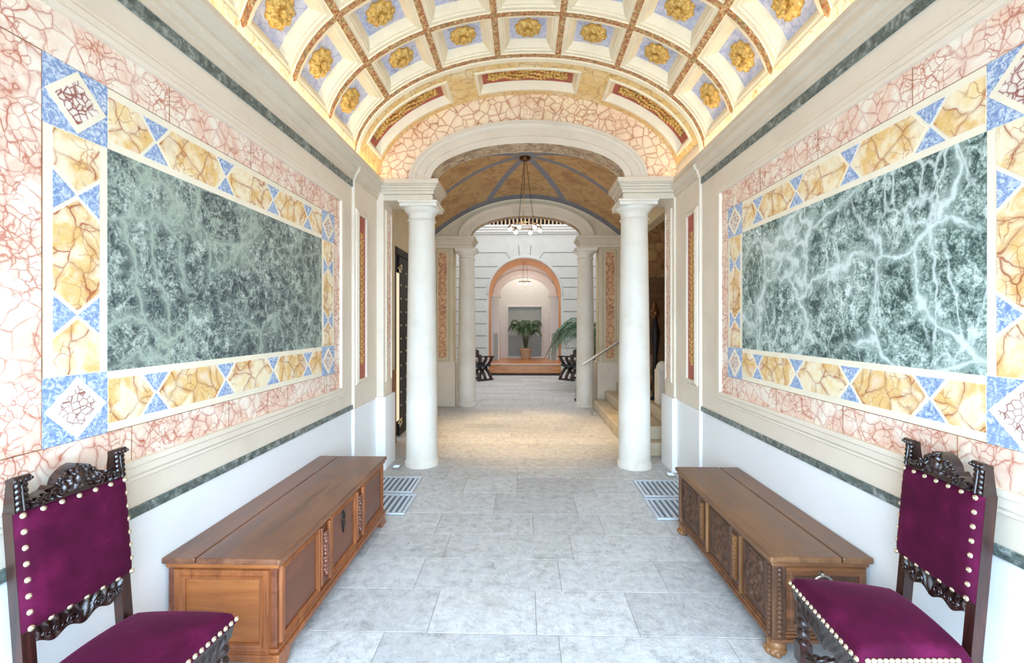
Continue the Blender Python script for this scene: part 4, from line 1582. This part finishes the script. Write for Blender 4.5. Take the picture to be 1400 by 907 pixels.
# ---------------------------------------------------------------- chests
def chest_left():
    y0, y1 = 2.02, 3.555
    xf, xb = -1.125, -1.628
    zt = 0.542
    t = thing('cassone', 'plain warm brown walnut chest along the left wall with three smooth front panels', 'chest', ((xf + xb) / 2, (y0 + y1) / 2, 0))
    m = MB()
    m.box(xb, xf, y0, y1, 0.085, zt - 0.045)
    m.build('body', M['chest'], t, bevel=0.004)
    # lid of two planks with a ragged crack between
    m = MB()
    m.box(xb + 0.148, xf + 0.03, y0 - 0.03, y1 + 0.02, zt - 0.028, zt)
    m.build('lid', M['chesttop'], t, bevel=0.008, segs=3)
    m = MB()
    m.box(xb - 0.01, xb + 0.144, y0 - 0.03, y1 + 0.02, zt - 0.028, zt - 0.001)
    m.build('lid_back_plank', M['chesttop'], t, bevel=0.006)
    m = MB()
    m.box(xb, xf + 0.018, y0 - 0.018, y1 + 0.012, zt - 0.050, zt - 0.028)
    m.build('lid_moulding', M['chestx'], t, bevel=0.005)
    F = lambda u, v, h: (xf + h, u, v)
    z0, z1 = 0.165, zt - 0.085
    mould = [(0, 0.0), (0, 0.010), (0.008, 0.014), (0.016, 0.010), (0.022, 0.016), (0.03, 0.014), (0.034, 0.0)]
    for (a, b) in ((2.075, 2.40), (2.60, 2.93), (3.13, 3.50)):
        m = MB()
        m.hexa([F(a, z0, -0.002), F(b, z0, -0.002), F(b, z1, -0.002), F(a, z1, -0.002)], [F(a, z0, 0.003), F(b, z0, 0.003), F(b, z1, 0.003), F(a, z1, 0.003)])
        p = m.build('front_panel', M['chest'], t)
        m = MB()
        m.rect_sweep(F, a, b, z0, z1, mould)
        m.build('moulding', M['chestz'], p)
    for (c, w) in ((2.50, 0.05), (3.03, 0.05)):
        for sg in (-1, 1):
            m = MB()
            m.box(xf, xf + 0.02, c + sg * w - 0.011, c + sg * w + 0.011, 0.155, z1 + 0.02)
            m.build('stile', M['chestz'], t, bevel=0.006)
        m = MB()
        for k in range(11):
            z = 0.205 + 0.022 * k
            q = k / 10
            w_ = 0.012 + 0.017 * abs(sin(k * 1.15))
            m.ball((xf + 0.010, c, z), (0.020, w_, 0.017), 10, 6)
            if k in (2, 7):
                for sg in (-1, 1):
                    m.ball((xf + 0.006, c + sg * 0.018, z + 0.012), (0.012, 0.012, 0.018), 8, 6)
        m.build('carved_drop', M['drop'], t, smooth=60)
    m = MB()
    out = [(0, 0.075), (0.022, 0.055), (0.03, 0.02), (0.024, -0.02), (0.01, -0.05), (0, -0.075), (-0.01, -0.05), (-0.024, -0.02), (-0.03, 0.02), (-0.022, 0.055)]
    m.hexa([F(2.765 + a, 0.375 + b, 0.0) for a, b in out], [F(2.765 + a * 0.9, 0.375 + b * 0.9, 0.008) for a, b in out])
    e = m.build('escutcheon', M['iron'], t)
    m = MB()
    m.ball(F(2.765, 0.385, 0.008), (0.006, 0.010, 0.012), 8, 6)
    m.build('keyhole_boss', M['bronze'], e, smooth=60)
    # end panel facing the street
    G = lambda u, v, h: (u, y0 - h, v)
    a, b = xb + 0.085, xf - 0.075
    m = MB()
    m.hexa([G(a, 0.15, -0.002), G(b, 0.15, -0.002), G(b, z1 - 0.02, -0.002), G(a, z1 - 0.02, -0.002)], [G(a, 0.15, 0.003), G(b, 0.15, 0.003), G(b, z1 - 0.02, 0.003), G(a, z1 - 0.02, 0.003)])
    p = m.build('end_panel', M['chestx'], t)
    m = MB()
    m.rect_sweep(G, a, b, 0.15, z1 - 0.02, [(0, 0.0), (0, 0.008), (0.006, 0.016), (0.016, 0.018), (0.02, 0.01), (0.034, 0.010), (0.038, 0.016), (0.046, 0.016), (0.05, 0.0)])
    m.build('moulding', M['chestz'], p)
    # plinth and flared bracket feet
    m = MB()
    for (za, zb, e) in ((0.085, 0.105, 0.022), (0.105, 0.125, 0.012), (0.066, 0.085, 0.016)):
        m.box(xb, xf + e, y0 - e, y1 + e, za, zb)
    m.build('plinth', M['chestz'], t, bevel=0.005)
    for (x, y, sx, sy) in ((xf, y0, 1, -1), (xf, y1, 1, 1), (xb, y0, 1, -1), (xb, y1, 1, 1)):
        m = MB()
        X0 = x - 0.10 if x == xf else x
        X1 = x + 0.015 if x == xf else x + 0.10
        prof = [(0.0, 0.07), (0.012, 0.07), (0.018, 0.05), (0.04, 0.02), (0.055, 0.0), (-0.05, 0.0), (-0.08, 0.03), (-0.10, 0.07)]
        m.hexa([(X0, y + sy * a_, z_) for a_, z_ in prof], [(X1, y + sy * a_, z_) for a_, z_ in prof])
        m.build('foot', M['chestz'], t, bevel=0.004)


chest_left()


def chest_right():
    y0, y1 = 2.205, 3.50
    xf, xb = 1.205, 1.640
    zt = 0.492
    t = thing('cassone', 'carved dark oak chest on lion paw feet along the right wall', 'chest', ((xf + xb) / 2, (y0 + y1) / 2, 0))
    m = MB()
    m.box(xf, xb, y0, y1, 0.085, zt - 0.045)
    m.build('body', M['oakdark'], t, bevel=0.004)
    m = MB()
    m.box(xf - 0.035, xb - 0.135, y0 - 0.035, y1 + 0.03, zt - 0.03, zt)
    m.build('lid', M['oaktop'], t, bevel=0.009, segs=3)
    m = MB()
    m.box(xb - 0.131, xb + 0.012, y0 - 0.035, y1 + 0.03, zt - 0.03, zt - 0.001)
    m.build('lid_back_plank', M['oaktop'], t, bevel=0.007)
    m = MB()
    m.box(xf - 0.022, xb, y0 - 0.022, y1 + 0.016, zt - 0.052, zt - 0.03)
    m.build('lid_moulding', M['oakx'], t, bevel=0.006)
    rr = random.Random(2)

    def relief(y, z, cy, cz, hw, hh):
        u, v = (y - cy) / hw, (z - cz) / hh
        r = sqrt(u * u + v * v)
        a = atan2(v, u)
        h = 0.55 * cos(6 * a + 7 * r) * min(1, r * 1.5) + 0.45 * cos(15 * r) + 0.3 * sin(21 * u) * sin(17 * v)
        edge = min(1, (1 - abs(u)) * 6, (1 - abs(v)) * 6)
        return 0.011 * h * max(0, edge) + 0.006
    z0, z1 = 0.135, zt - 0.075
    for (a, b) in ((2.275, 2.475), (2.655, 2.925), (3.125, 3.44)):
        cy, cz, hw, hh = (a + b) / 2, (z0 + z1) / 2, (b - a) / 2, (z1 - z0) / 2
        m = MB()
        m.slabgrid(lambda u, v: (xf - relief(a + u * (b - a), z0 + v * (z1 - z0), cy, cz, hw, hh), a + u * (b - a), z0 + v * (z1 - z0)),
                   lambda u, v: (xf + 0.006, a + u * (b - a), z0 + v * (z1 - z0)), 46, 46)
        p = m.build('carved_panel', M['oakdark'], t, smooth=80)
        F = lambda u, v, h: (xf - h, u, v)
        m = MB()
        m.rect_sweep(F, a, b, z0, z1, [(0, 0), (0, 0.009), (0.006, 0.013), (0.012, 0.006), (0.016, 0)])
        m.build('moulding', M['oakdark'], p)
    for c in (2.52, 2.975):
        m = MB()
        m.box(xf - 0.022, xf, c - 0.017, c + 0.003, z0 - 0.02, z1 + 0.02)
        m.box(xf - 0.016, xf, c + 0.003, c + 0.017, z0 - 0.02, z1 + 0.02)
        m.build('stile', M['oaklight'], t, bevel=0.005)
    for c in (2.605, 3.075):
        m = MB()
        m.box(xf - 0.01, xf, c - 0.022, c + 0.022, z0 + 0.01, z1 - 0.02)
        for k in range(11):
            z = z0 + 0.03 + k * 0.021
            m.ball((xf - 0.010, c, z), (0.010, 0.017, 0.013), 8, 5)
        m.build('carved_pilaster', M['oaklight'], t, smooth=50)
    # corner posts: a beaded one facing the street, plain at the far end
    m = MB()
    m.box(xf - 0.014, xf + 0.05, y0 - 0.014, y0 + 0.05, 0.085, zt - 0.052)
    for k in range(15):
        z = 0.105 + k * 0.0225
        m.ball((xf - 0.016, y0 + 0.018, z), (0.009, 0.017, 0.012), 8, 5)
        m.ball((xf + 0.018, y0 - 0.016, z), (0.017, 0.009, 0.012), 8, 5)
    m.build('corner_post', M['oakdark'], t, bevel=0.004)
    m = MB()
    m.box(xf - 0.014, xf + 0.05, y1 - 0.05, y1 + 0.014, 0.085, zt - 0.052)
    m.build('corner_post', M['oaklight'], t, bevel=0.008)
    m = MB()
    for (za, zb, e) in ((0.07, 0.088, 0.018), (0.088, 0.105, 0.012), (0.105, 0.118, 0.006)):
        m.box(xf - e, xb, y0 - e, y1 + e, za, zb)
    m.build('plinth', M['oakx'], t, bevel=0.005)
    # end panel with hanging ring handle
    G = lambda u, v, h: (u, y0 - h, v)
    a, b = xf + 0.09, xb - 0.04
    m = MB()
    m.hexa([G(a, 0.16, -0.002), G(b, 0.16, -0.002), G(b, zt - 0.1, -0.002), G(a, zt - 0.1, -0.002)], [G(a, 0.16, 0.003), G(b, 0.16, 0.003), G(b, zt - 0.1, 0.003), G(a, zt - 0.1, 0.003)])
    p = m.build('end_panel', M['oakdark'], t)
    m = MB()
    m.rect_sweep(G, a, b, 0.16, zt - 0.1, [(0, 0), (0, 0.01), (0.012, 0.014), (0.02, 0.006), (0.034, 0.008), (0.04, 0)])
    m.build('moulding', M['oakx'], p)
    m = MB()
    c = (a + b) / 2 - 0.03
    m.tube([(c + 0.045 * cos(radians(q)), y0 - 0.03, 0.36 + 0.045 * sin(radians(q))) for q in range(0, 361, 20)], 0.007, 8, cap=False)
    m.ball((c, y0 - 0.016, 0.405), (0.014, 0.02, 0.014), 8, 6)
    m.build('ring_handle', M['steel'], t, smooth=50)
    # lion paw feet
    for (x, y) in ((xf + 0.02, y0 + 0.02), (xf + 0.02, y1 - 0.03), (xb - 0.06, y0 + 0.02), (xb - 0.06, y1 - 0.03)):
        m = MB()
        m.ball((x, y, 0.05), (0.044, 0.044, 0.034), 12, 8)
        m.ball((x, y, 0.025), (0.048, 0.048, 0.026), 12, 8)
        for k in range(4):
            a_ = pi + (k - 1.5) * 0.55 + 0.45
            m.ball((x + 0.038 * cos(a_), y + 0.038 * sin(a_), 0.018), (0.018, 0.018, 0.0185), 8, 6)
        m.build('paw_foot', M['oaklight'], t, smooth=60)


chest_right()


# ---------------------------------------------------------------- velvet chairs
def velvet_chair(loc, rot, label, mirror=1):
    t = thing('velvet_chair', label, 'chair', loc, rot, 'carved velvet chairs by the entrance', world=False)
    HB = 0.157            # half width of the back
    ys, lean = -0.205, 0.050

    def by(z):            # y of the back plane at a height
        return ys - lean * max(0, z - 0.46) / 0.6
    ZT = 1.014
    # back posts, each with a scrolled finial
    for s in (-1, 1):
        m = MB()
        x0, x1 = s * HB - 0.019, s * HB + 0.019
        zs = [0.0, 0.2, 0.46, 0.7, 0.95, ZT]
        for a, b in zip(zs, zs[1:]):
            ya, yb = by(a) - 0.036 - (0.04 * (0.46 - a) / 0.46 if a < 0.46 else 0), by(b) - 0.036 - (0.04 * (0.46 - b) / 0.46 if b < 0.46 else 0)
            m.hexa([(x0, ya, a), (x1, ya, a), (x1, ya + 0.036, a), (x0, ya + 0.036, a)], [(x0, yb, b), (x1, yb, b), (x1, yb + 0.036, b), (x0, yb + 0.036, b)])
        p = m.build('back_post', M['walnutred'], t, weld=True)
        m = MB()
        za, zb = 1.012, 1.112
        m.hexa([(s * HB - 0.019, by(za) - 0.034, za), (s * HB + 0.019, by(za) - 0.034, za), (s * HB + 0.019, by(za) + 0.010, za), (s * HB - 0.019, by(za) + 0.010, za)],
               [(s * HB - 0.019, by(zb) - 0.014, zb), (s * HB + 0.019, by(zb) - 0.014, zb), (s * HB + 0.019, by(zb) + 0.010, zb), (s * HB - 0.019, by(zb) + 0.010, zb)])
        # scroll on top, beads and the leaf on its face
        yc, zc = by(zb) + 0.012, zb + 0.002
        m.tube([(s * HB - 0.0225, yc, zc), (s * HB + 0.0225, yc, zc)], 0.0125, 12)
        m.tube([(s * HB - 0.0208, by(zb) - 0.006, zb - 0.001), (s * HB + 0.0208, by(zb) - 0.006, zb - 0.001)], 0.009, 8)
        for k in range(4):
            m.ball((s * HB - 0.021 + 0.014 * k, yc + 0.012, zc), (0.006, 0.006, 0.006), 6, 5)
        for k in range(5):
            z = za + 0.014 + k * 0.018
            y = by(z) + 0.014
            for sg in (-1, 1):
                m.ball((s * HB + sg * 0.010, y, z), (0.0075, 0.006, 0.012), 6, 5, mat=Matrix.Rotation(sg * -0.5, 3, 'Y'))
        m.tube([(s * HB, by(za) + 0.02, za + 0.005), (s * HB, by(zb) + 0.017, zb - 0.012)], 0.0035, 6)
        m.build('finial', M['walnut'], p, smooth=50)
    # carved crest rail
    HX = HB - 0.018
    ZC = 1.015

    def ctop(u):
        x = abs(u * 2 - 1)
        base = 0.012 + 0.032 * (1 - x) ** 0.8
        dome = 0.042 * max(0, 1 - (x / 0.46) ** 2) ** 0.6 if x < 0.46 else 0
        notch = -0.012 * exp(-((x - 0.5) / 0.05) ** 2) + 0.010 * exp(-((x - 0.58) / 0.05) ** 2)
        return ZC + 0.016 + base + dome + notch

    def cfront(u, v):
        z = ZC + v * (ctop(u) - ZC)
        x = (u * 2 - 1) * HX
        q = abs(u * 2 - 1)
        r = sqrt((x / 0.07) ** 2 + ((z - ZC - 0.045) / 0.042) ** 2)
        a = atan2(z - ZC - 0.045, x)
        d = 0.0
        if v > 0.14:
            d = 0.009 * cos(7 * a + 3 * r) * min(1, r) * (1 if r < 1.6 else 0) + 0.011 * exp(-(r * 1.6) ** 2)
            if q > 0.42:
                d += 0.009 * cos(2 * pi * (q * 7 - 1.2 * v))
            d += 0.004 * sin(60 * x / 0.18) * sin(pi * v)
            d += 0.006 * (v > 0.9)
        return (x, by(z) + 0.012 + d + 0.006, z)

    m = MB()
    m.slabgrid(cfront, lambda u, v: ((u * 2 - 1) * HX, by(ZC + v * (ctop(u) - ZC)) - 0.02, ZC + v * (ctop(u) - ZC)), 90, 22)
    for k in range(9):
        a = pi * (0.1 + 0.8 * k / 8)
        m.ball((0.066 * cos(a), by(1.05) + 0.018, ZC + 0.04 + 0.046 * sin(a)), (0.008, 0.008, 0.008), 6, 5)
    for s in (-1, 1):
        for (dx, dz, r) in ((0.075, 0.030, 0.015), (0.102, 0.025, 0.012), (0.124, 0.021, 0.009)):
            pts = [(s * (dx + r * (1 - q / 16) * cos(q * 0.7)), by(1.0) + 0.026, ZC + dz + r * (1 - q / 16) * sin(q * 0.7)) for q in range(14)]
            m.tube(pts, 0.0045, 6)
    m.ball((0, by(1.05) + 0.026, ZC + 0.05), (0.016, 0.014, 0.022), 10, 8)
    m.build('crest_rail', M['walnut'], t, smooth=60)
    # velvet back with brass nails
    z0, z1 = 0.645, 1.016
    HV = HB + 0.018

    def vf(u, v):
        x, z = (u * 2 - 1) * HV, z0 + v * (z1 - z0)
        e = min(u, 1 - u) * 2 * HV
        f = min(v, 1 - v) * (z1 - z0)
        k = min(1, e / 0.05) * min(1, f / 0.05)
        return (x, by(z) + 0.006 + 0.012 * sqrt(min(1, min(e, f) / 0.012)) + 0.016 * k ** 0.6, z)
    m = MB()
    m.slabgrid(vf, lambda u, v: ((u * 2 - 1) * HV, by(z0 + v * (z1 - z0)) - 0.006, z0 + v * (z1 - z0)), 40, 40)
    b = m.build('backrest', M['velvet'], t, smooth=70)
    nm = None

    def nail(parent, x, y, z, nrm):
        nonlocal nm
        if nm is None:
            k = MB()
            k.ball((0, 0, 0), (0.0098, 0.0098, 0.006), 12, 7)
            k.ball((0, 0, 0.005), (0.0036, 0.0036, 0.0035), 8, 5)
            nm = k.build('brass_nail', M['brass'], parent, smooth=60)
            o = nm
        else:
            o = nm.copy()
            COL.objects.link(o)
            o.parent = parent
        o.location = (x, y, z)
        o.rotation_euler = Vector((0, 0, 1)).rotation_difference(Vector(nrm)).to_euler()
        return o
    e = 0.012
    for k in range(7):
        u = k / 6
        x = -HV + e + u * 2 * (HV - e)
        for z in (z1 - e, z0 + e):
            nail(b, x, by(z) + 0.022, z, (0, 1, 0.15))
    for k in range(1, 7):
        z = z0 + e + (z1 - z0 - 2 * e) * k / 7
        for s in (-1, 1):
            nail(b, s * (HV - e), by(z) + 0.022, z, (0, 1, 0.15))
    # carved lower rail

    def lowz(u):
        q = u * 2 - 1
        return 0.589 - 0.016 * cos(q * 3 * pi) * 0.6 - 0.012 * (1 - q * q)

    def lf(u, v):
        x = (u * 2 - 1) * HX
        z = lowz(u) + v * (0.651 - lowz(u))
        d = 0.008 * cos(2 * pi * (abs(u * 2 - 1) * 4.5 - v * 0.8)) * sin(pi * v)
        return (x, by(z) + 0.004 + d, z)
    m = MB()
    m.slabgrid(lf, lambda u, v: ((u * 2 - 1) * HX, by(0.55) - 0.026, lowz(u) + v * (0.651 - lowz(u))), 70, 10)
    for s in (-1, 1):
        for (dx, r) in ((0.042, 0.020), (0.086, 0.017), (0.12, 0.012)):
            pts = [(s * (dx + r * (1 - q / 16) * cos(q * 0.7)), by(0.55) + 0.011, 0.613 + r * (1 - q / 16) * sin(q * 0.7)) for q in range(14)]
            m.tube(pts, 0.0048, 6)
    m.build('lower_back_rail', M['walnut'], t, smooth=60)
    # seat
    yb_, yf_ = -0.20, 0.182
    wb, wf = 0.186, 0.232
    zs0 = 0.462

    def half(v):
        return wb + (wf - wb) * v

    def sf(u, v):
        y = yb_ + v * (yf_ - yb_)
        x = (u * 2 - 1) * half(v)
        e1 = min(u, 1 - u) * 2 * half(v)
        f1 = min(v, 1 - v) * (yf_ - yb_)
        edge = min(1, min(e1, f1) / 0.022)
        k = sin(pi * u) ** 0.6 * sin(pi * (0.06 + 0.88 * v)) ** 0.55
        return (x, y, zs0 + 0.026 * sqrt(edge) + 0.044 * k)
    m = MB()
    m.slabgrid(sf, lambda u, v: ((u * 2 - 1) * half(v), yb_ + v * (yf_ - yb_), zs0 - 0.002), 36, 36)
    st = m.build('seat', M['velvet'], t, smooth=70)
    # velvet skirt of the seat sides and its nails
    m = MB()
    q = [(-wb, yb_), (wb, yb_), (wf, yf_), (-wf, yf_)]
    m.hexa([(x * 1.004, y, 0.446) for x, y in q], [(x * 1.004, y, zs0) for x, y in q])
    m.build('seat_edge', M['velvet'], st)
    zn = 0.462
    for k in range(17):
        u = k / 16
        nail(st, (-wf + 0.008) + u * 2 * (wf - 0.008), yf_ + 0.003, zn, (0, 1, 0))
        y = yb_ + 0.05 + u * (yf_ - yb_ - 0.058)
        v = (y - yb_) / (yf_ - yb_)
        if k < 16:
            for s in (-1, 1):
                nail(st, s * (half(v) + 0.003), y, zn, (s, 0, 0))
    # apron frame with carved front
    m = MB()
    inset = 0.012
    m.hexa([(x - inset * (1 if x > 0 else -1), y - (inset if y > 0 else 0), 0.392) for x, y in q], [(x - inset * (1 if x > 0 else -1) * 0.3, y - (0.004 if y > 0 else 0), 0.447) for x, y in q])
    ap = m.build('seat_frame', M['walnut'], t, bevel=0.004)
    m = MB()

    def afz(u):
        qq = abs(u * 2 - 1)
        return 0.352 + 0.03 * qq ** 2 - 0.010 * cos(qq * 9)

    def aff(u, v):
        x = (u * 2 - 1) * (wf - 0.05)
        z = afz(u) + v * (0.43 - afz(u))
        d = 0.007 * cos(2 * pi * (abs(u * 2 - 1) * 5 - v * 1.2)) * sin(pi * v)
        return (x, yf_ - 0.006 + d, z)
    m.slabgrid(aff, lambda u, v: ((u * 2 - 1) * (wf - 0.05), yf_ - 0.03, afz(u) + v * (0.43 - afz(u))), 60, 10)
    m.build('carved_apron', M['walnut'], ap, smooth=60)
    # front legs, turned
    for s in (-1, 1):
        lx, ly = s * (wf - 0.036), yf_ - 0.036
        m = MB()
        prof = [(0.024, 0.40), (0.024, 0.385), (0.014, 0.38)]
        z = 0.378
        for k in range(3):
            prof += [(0.014, z), (0.022, z - 0.006), (0.027, z - 0.019), (0.027, z - 0.025), (0.022, z - 0.038), (0.013, z - 0.044)]
            z -= 0.046
        prof += [(0.022, z - 0.004), (0.026, z - 0.012)]
        m.lathe(prof[::-1], (lx, ly, 0), 20)
        zb_ = z - 0.012
        m.box(lx - 0.025, lx + 0.025, ly - 0.025, ly + 0.025, zb_ - 0.085, zb_)
        low = [(0.02, zb_ - 0.085), (0.016, zb_ - 0.094), (0.025, zb_ - 0.108), (0.026, zb_ - 0.116), (0.016, zb_ - 0.13), (0.03, 0.045), (0.034, 0.025), (0.026, 0.0)]
        m.lathe(low[::-1], (lx, ly, 0), 20)
        m.build('front_leg', M['walnutred'], t, smooth=40)
    # twisted stretchers

    def twist(a, b, r=0.013, n=60, turns=9):
        a, b = Vector(a), Vector(b)
        d = (b - a).normalized()
        u = d.cross(Vector((0, 0, 1))).normalized()
        w = u.cross(d)
        m = MB()
        for ph in (0, pi):
            pts = []
            for i in range(n + 1):
                tt = i / n
                ang = 2 * pi * turns / 2 * tt + ph
                pts.append(a.lerp(b, tt) + u * (0.007 * cos(ang)) + w * (0.007 * sin(ang)))
            m.tube(pts, 0.0105, 7)
        return m
    zst = 0.19
    fx, fy = wf - 0.036, yf_ - 0.036
    twist((-fx + 0.024, fy, zst), (fx - 0.024, fy, zst)).build('stretcher', M['walnut'], t, smooth=60)
    for s in (-1, 1):
        twist((s * fx, fy - 0.024, zst - 0.03), (s * HB, by(0.3) - 0.03, zst - 0.03)).build('stretcher', M['walnut'], t, smooth=60)
    twist((-HB, by(0.3) - 0.04, 0.24), (HB, by(0.3) - 0.04, 0.24)).build('stretcher', M['walnut'], t, smooth=60)
    return t


velvet_chair((-1.312, 1.500, 0), radians(-95), 'purple velvet chair with brass nails against the left wall in front of the plain chest')
velvet_chair((1.332, 1.768, 0), radians(85), 'purple velvet chair with brass nails against the right wall beside the carved chest')


# ---------------------------------------------------------------- lights
def area(name, loc, rot, sx, sy, power, col):
    l = bpy.data.lights.new(name, 'AREA')
    l.shape = 'RECTANGLE'
    l.size, l.size_y = sx, sy
    l.energy = power
    l.color = col
    o = bpy.data.objects.new(name, l)
    o.location = loc
    o.rotation_euler = rot
    COL.objects.link(o)
    return o


def point(name, loc, power, col, r=0.1):
    l = bpy.data.lights.new(name, 'POINT')
    l.energy = power
    l.color = col
    l.shadow_soft_size = r
    o = bpy.data.objects.new(name, l)
    o.location = loc
    COL.objects.link(o)


def spot(name, loc, power, col, ang, blend=0.7, rot=(0, 0, 0), r=0.08):
    l = bpy.data.lights.new(name, 'SPOT')
    l.energy = power
    l.color = col
    l.spot_size = radians(ang)
    l.spot_blend = blend
    l.shadow_soft_size = r
    o = bpy.data.objects.new(name, l)
    o.location = loc
    o.rotation_euler = rot
    COL.objects.link(o)


day = area('daylight_street_door', (XC, NEAR - 0.1, 1.55), (radians(60), 0, 0), 3.1, 2.6, 305, (0.55, 0.765, 1.0))
day.data.spread = radians(125)
spot('ceiling_spot', (XC, 6.7, 3.9), 640, (1.0, 0.70, 0.36), 56, 0.8)
point('pendant_glow', (XC, 6.95, 2.95), 16, (1.0, 0.84, 0.62), 0.22)
area('courtyard_skylight', (XC, 11.7, 6.1), (0, 0, 0), 4.5, 4.5, 150, (1.0, 0.98, 0.96))
area('last_room_light', (XC, 16.65, 4.1), (0, 0, 0), 1.6, 0.7, 20, (1.0, 0.92, 0.82))
point('last_room_niche_fill', (XC, 15.6, 2.75), 13, (1.0, 0.92, 0.82), 0.2)  # added fill lamp near the small pendant, brightens the niche
point('stairwell_glow', (2.7, 6.4, 4.2), 7, (1.0, 0.74, 0.42), 0.2)

w = bpy.data.worlds.new('sky')
scene.world = w
w.use_nodes = True
bg = w.node_tree.nodes['Background']
bg.inputs['Color'].default_value = (0.78, 0.88, 1.0, 1)
bg.inputs['Strength'].default_value = 1.0

# ---------------------------------------------------------------- camera
cam = bpy.data.cameras.new('camera')
co = bpy.data.objects.new('camera', cam)
COL.objects.link(co)
cam.sensor_width = 36
cam.lens = 616 / 1400 * 36
cam.shift_y = -10.5 / 1400
cam.clip_start = 0.02
co.location = (0, 0, 1.6)
co.rotation_euler = (radians(90), 0, math.atan2(16.5, 616))
scene.camera = co

vs = scene.view_settings
vs.view_transform = 'Standard'
vs.look = 'None'
vs.gamma = 1.0
vs.exposure = 0.0
vs.use_curve_mapping = False
scene.cycles.use_denoising = True
scene.cycles.max_bounces = 10
scene.cycles.diffuse_bounces = 6
scene.cycles.sample_clamp_indirect = 8
